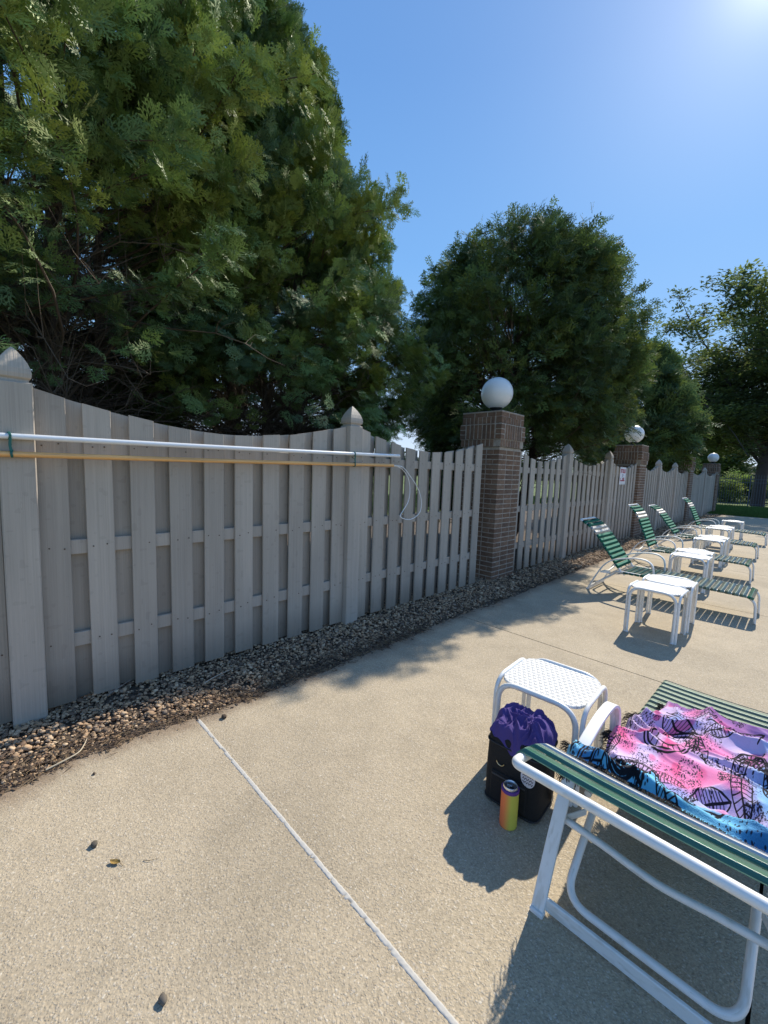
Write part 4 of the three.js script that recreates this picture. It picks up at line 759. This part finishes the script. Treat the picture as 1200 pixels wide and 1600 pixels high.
arborvitae({ label: 'short arborvitae filling the gap behind the farthest fence run', x: -5.3, z: -23.6, seed: 305, fine: false, stems: 3, spread: .4, rmax: 1.5, boughs: 220, sprays: 24, len: .45, puff: 1.4,
  prof: [[2.0, 1.3], [2.6, 1.5], [3.4, 1.2], [4.4, .6], [5, .1]] });

// broad-leaved trees
const leafCluster = (() => {
  const R = rng(401), P = [], N = [], I = [];
  for (let i = 0; i < 16; i++) {
    const c = V((R() - .5) * .9, (R() - .5) * .5, (R() - .5) * .9), n = V(R() - .5, .5 + R(), R() - .5).normalize(), d = V(R() - .5, R() * .4 - .35, R() - .5); d.addScaledVector(n, -d.dot(n)).normalize(); const s = V(0, 0, 0).crossVectors(d, n), l = .12 + R() * .07, w = l * .42, k = P.length / 3;
    for (const q of [c.clone().addScaledVector(d, -l), c.clone().addScaledVector(s, w).addScaledVector(n, .02), c.clone().addScaledVector(d, l), c.clone().addScaledVector(s, -w).addScaledVector(n, .02)]) { P.push(q.x, q.y, q.z); N.push(n.x, n.y, n.z); } I.push(k, k + 1, k + 2, k, k + 2, k + 3);
  }
  const g = new THREE.BufferGeometry(); g.setAttribute('position', new THREE.Float32BufferAttribute(P, 3)); g.setAttribute('normal', new THREE.Float32BufferAttribute(N, 3)); g.setIndex(I); return g;
})();
function broadleaf(o) {
  const t = thing(o.name ?? 'shade_tree', o.label, o.cat ?? 'tree', [o.x, -.1, o.z], 0, o.group), R = rng(o.seed), wood = [], list = [];
  const r0 = o.r0 ?? .3, fork = o.fork ?? 3;
  if (o.trunk !== false) wood.push(sweep(curve([V(0, 0, 0), V(.02, fork * .5, .02), V(.06, fork, 0), V(.05, fork * 1.7, .1), V(.2, o.cy + o.ry * .5, 0)], 24), circle(r0, 14), { hint: V(0, 0, 1), scale: (k) => 1.05 - .2 * smooth(0, .3, k) - .6 * smooth(.3, 1, k), caps: false }));
  for (let b = 0; b < o.limbs; b++) {
    const a = b / o.limbs * 6.283 + R() * .9, el = Math.asin(clamp(-.75 + 1.7 * ((b * .618) % 1), -.75, .95)), e = V(Math.cos(a) * Math.cos(el) * o.rx, o.cy + Math.sin(el) * o.ry, Math.sin(a) * Math.cos(el) * (o.rz ?? o.rx)).multiply(V(.93, 1, .93));
    const s = V(.1, fork * (.8 + R() * .9), 0), mid = s.clone().lerp(e, .5).add(V(0, .10 * o.ry * (R() + .2), 0)), at = (k) => V(0, 0, 0).addScaledVector(s, (1 - k) ** 2).addScaledVector(mid, 2 * k * (1 - k)).addScaledVector(e, k * k);
    if (o.trunk !== false) wood.push(sweep([...Array(9)].map((_, i) => at(i / 8).add(V(n2(i, b) * .2, n2(i, b + 9) * .2, n2(i, b + 19) * .2))), circle(r0 * .30, 7), { hint: V(0, 1, 0), scale: (k) => 1 - .85 * k, caps: false }));
    for (let j = 0; j < o.twigs; j++) {
      const k = .38 + .62 * R(), p0 = at(k), d = V(R() - .5, R() * .7 - .3, R() - .5).setLength(o.rx * (.16 + R() * .25)), p1 = p0.clone().add(d);
      if (o.trunk !== false && j % 2 === 0) wood.push(sweep([p0, p0.clone().lerp(p1, .5).add(V(0, .1, 0)), p1], circle(r0 * .07, 4), { hint: V(0, 1, 0), caps: false }));
      const tn = R(), base = o.tones[Math.floor(tn * o.tones.length)];
      for (let i = 0; i < o.leaves; i++) { const p = p0.clone().lerp(p1, .25 + R() * .85).add(V(R() - .5, (R() - .5) * .7, R() - .5).multiplyScalar(o.rx * .20)), v = .75 + R() * .5; list.push({ p, r: [R() * .8 - .4, R() * 6.3, R() * .8 - .4], s: (o.leaf ?? 1) * (.7 + R() * .6), c: lin(base[0] * v, base[1] * v, base[2] * v) }); }
    }
  }
  if (wood.length) part('trunk', merge(wood), o.bark ?? M.bark, t);
  instanced('crown', leafCluster, o.leafMat ?? M.leaf, list, t);
  return t;
}
broadleaf({ label: 'large dark leafed shade tree at the right edge beyond the iron fence', x: -2.0, z: -36, seed: 411, r0: .37, bark: M.greyBark, leafMat: M.leafSun, fork: 3.2, cy: 8.9, rx: 6.6, ry: 6.1, limbs: 26, twigs: 21, leaves: 11, leaf: .9, tones: [[.12, .165, .055], [.155, .20, .06], [.10, .14, .055], [.20, .25, .07]] });
broadleaf({ label: 'sunlit yellow green tree behind the large shade tree', x: -9.5, z: -74, seed: 412, r0: .3, fork: 2.4, cy: 6.2, rx: 5.2, ry: 5, limbs: 18, twigs: 14, leaves: 12, leaf: 1.5, tones: [[.14, .20, .05], [.17, .22, .055], [.11, .17, .045]] });
broadleaf({ label: 'sunlit tree far behind the iron fence at the right edge', x: 2.5, z: -80, seed: 413, r0: .3, fork: 2.4, cy: 6, rx: 6, ry: 5.5, limbs: 18, twigs: 14, leaves: 12, leaf: 1.6, tones: [[.07, .11, .03], [.09, .13, .035]] });
for (const [i, x, z, rx, lab] of [[0, -4.9, -42, 1.7, 'pale green bush beyond the iron fence, nearest the dark pillar'], [1, -3.2, -45, 1.9, 'bright green rounded bush beyond the middle of the iron fence'], [2, -.7, -45, 1.8, 'green bush beyond the pink path at the right edge']])
  broadleaf({ name: 'garden_bush', cat: 'bush', group: 'bushes beyond the iron fence', label: lab, x, z, seed: 420 + i, trunk: false, fork: .3, cy: 1.1, rx, ry: 1.1, leafMat: M.leafSun, limbs: 14, twigs: 9, leaves: 6, leaf: .6, tones: [[.22, .31, .07], [.28, .36, .09], [.16, .25, .07]] });
// a far line of trees closes the horizon
{
  const R = rng(431), list = []; for (let k = 0; k < 9000; k++) { const a = R() * Math.PI * 2, d = 120 + R() * 40, h = 4.5 + 2.5 * n2(Math.cos(a) * 9, Math.sin(a) * 9); const g = .8 + R() * .5; list.push({ p: V(Math.cos(a) * d, R() ** .8 * h, Math.sin(a) * d), r: [R(), R() * 6, R()], s: 3 + R() * 3.5, c: lin(.05 * g, .075 * g, .03 * g) }); }
  const m = instanced('distant_trees', leafCluster, M.leaf, list, scene); tag(m, 'low line of distant trees along the horizon', 'trees');
}

// ------------------------------------------------------------ far lawn, iron fence, path
{
  const g = new THREE.PlaneGeometry(14, 11.4, 60, 60).rotateX(-Math.PI / 2), p = g.attributes.position; g.translate(2.6, 0, DECK_END - .01 - 5.7); for (let i = 0; i < p.count; i++) { p.setY(i, -.015 + .015 * n2(p.getX(i), p.getZ(i))); g.attributes.uv.setXY(i, p.getX(i), p.getZ(i)); } g.computeVertexNormals(); struct('lawn', g, M.grass);
  const R = rng(441), P = [], I = []; for (let i = 0; i < 9; i++) { const a = R() * 6.3, x = (R() - .5) * .08, z = (R() - .5) * .08, h = .05 + R() * .06, k = P.length / 3; P.push(x - .004 * Math.cos(a), 0, z - .004 * Math.sin(a), x + .004 * Math.cos(a), 0, z + .004 * Math.sin(a), x + (R() - .5) * .06, h, z + (R() - .5) * .06); I.push(k, k + 1, k + 2); }
  const tuft = new THREE.BufferGeometry(); tuft.setAttribute('position', new THREE.Float32BufferAttribute(P, 3)); tuft.setIndex(I); tuft.computeVertexNormals();
  const list = []; for (let k = 0; k < 16000; k++) { const v = .7 + R() * .6; list.push({ p: V(-4.2 + R() * 8, -.02, DECK_END - .03 - R() * 9.3), r: [0, R() * 6.3, 0], s: .7 + R() * .9, c: lin(.07 * v, .13 * v, .025 * v) }); }
  for (let k = 0; k < 9000; k++) { const v = .7 + R() * .6; list.push({ p: V(-18 + R() * 8, -.12, 2 - R() * 30), r: [0, R() * 6.3, 0], s: 1 + R() * 1.3, c: lin(.07 * v, .12 * v, .025 * v) }); }
  const m = instanced('grass', tuft, std({ roughness: 1, side: THREE.DoubleSide }), list, scene); tag(m, 'mown green grass beyond the end of the deck', 'grass');
  const pg = new THREE.PlaneGeometry(5, 5).rotateX(-Math.PI / 2).translate(1.05, -.03, -38.5); struct('brick_path', pg, std({ color: lin(.46, .27, .22), roughness: .9 }));
  const t = thing('iron_fence', 'dark metal picket fence and gate at the far end of the lawn', 'metal fence', [0, 0, -33.4]);
  const H = 1.72, pk = merge([moved(new THREE.BoxGeometry(.022, H + .12, .022), 0, H / 2 + .06, 0), moved(new THREE.ConeGeometry(.018, .07, 6), 0, H + .155, 0)]);
  for (let i = 0; i < 62; i++) { const x = -3.7 + i * .118; const q = part('picket', pk, M.iron, t); q.position.set(x, .05, 0); }
  for (const y of [.16, H - .05, H - .25]) { const r = part('rail', new THREE.BoxGeometry(7.4, .036, .03), M.iron, t); r.position.set(-.05, y, -.026); }
  for (const x of [-3.8, -2.28, -1.0, .4, 2.2, 3.6]) { const q = part('post', cbox(.07, H + .22, .07, .005), M.iron, t); q.position.set(x, H / 2 + .08, -.026); }
}

renderer.render(scene, camera);
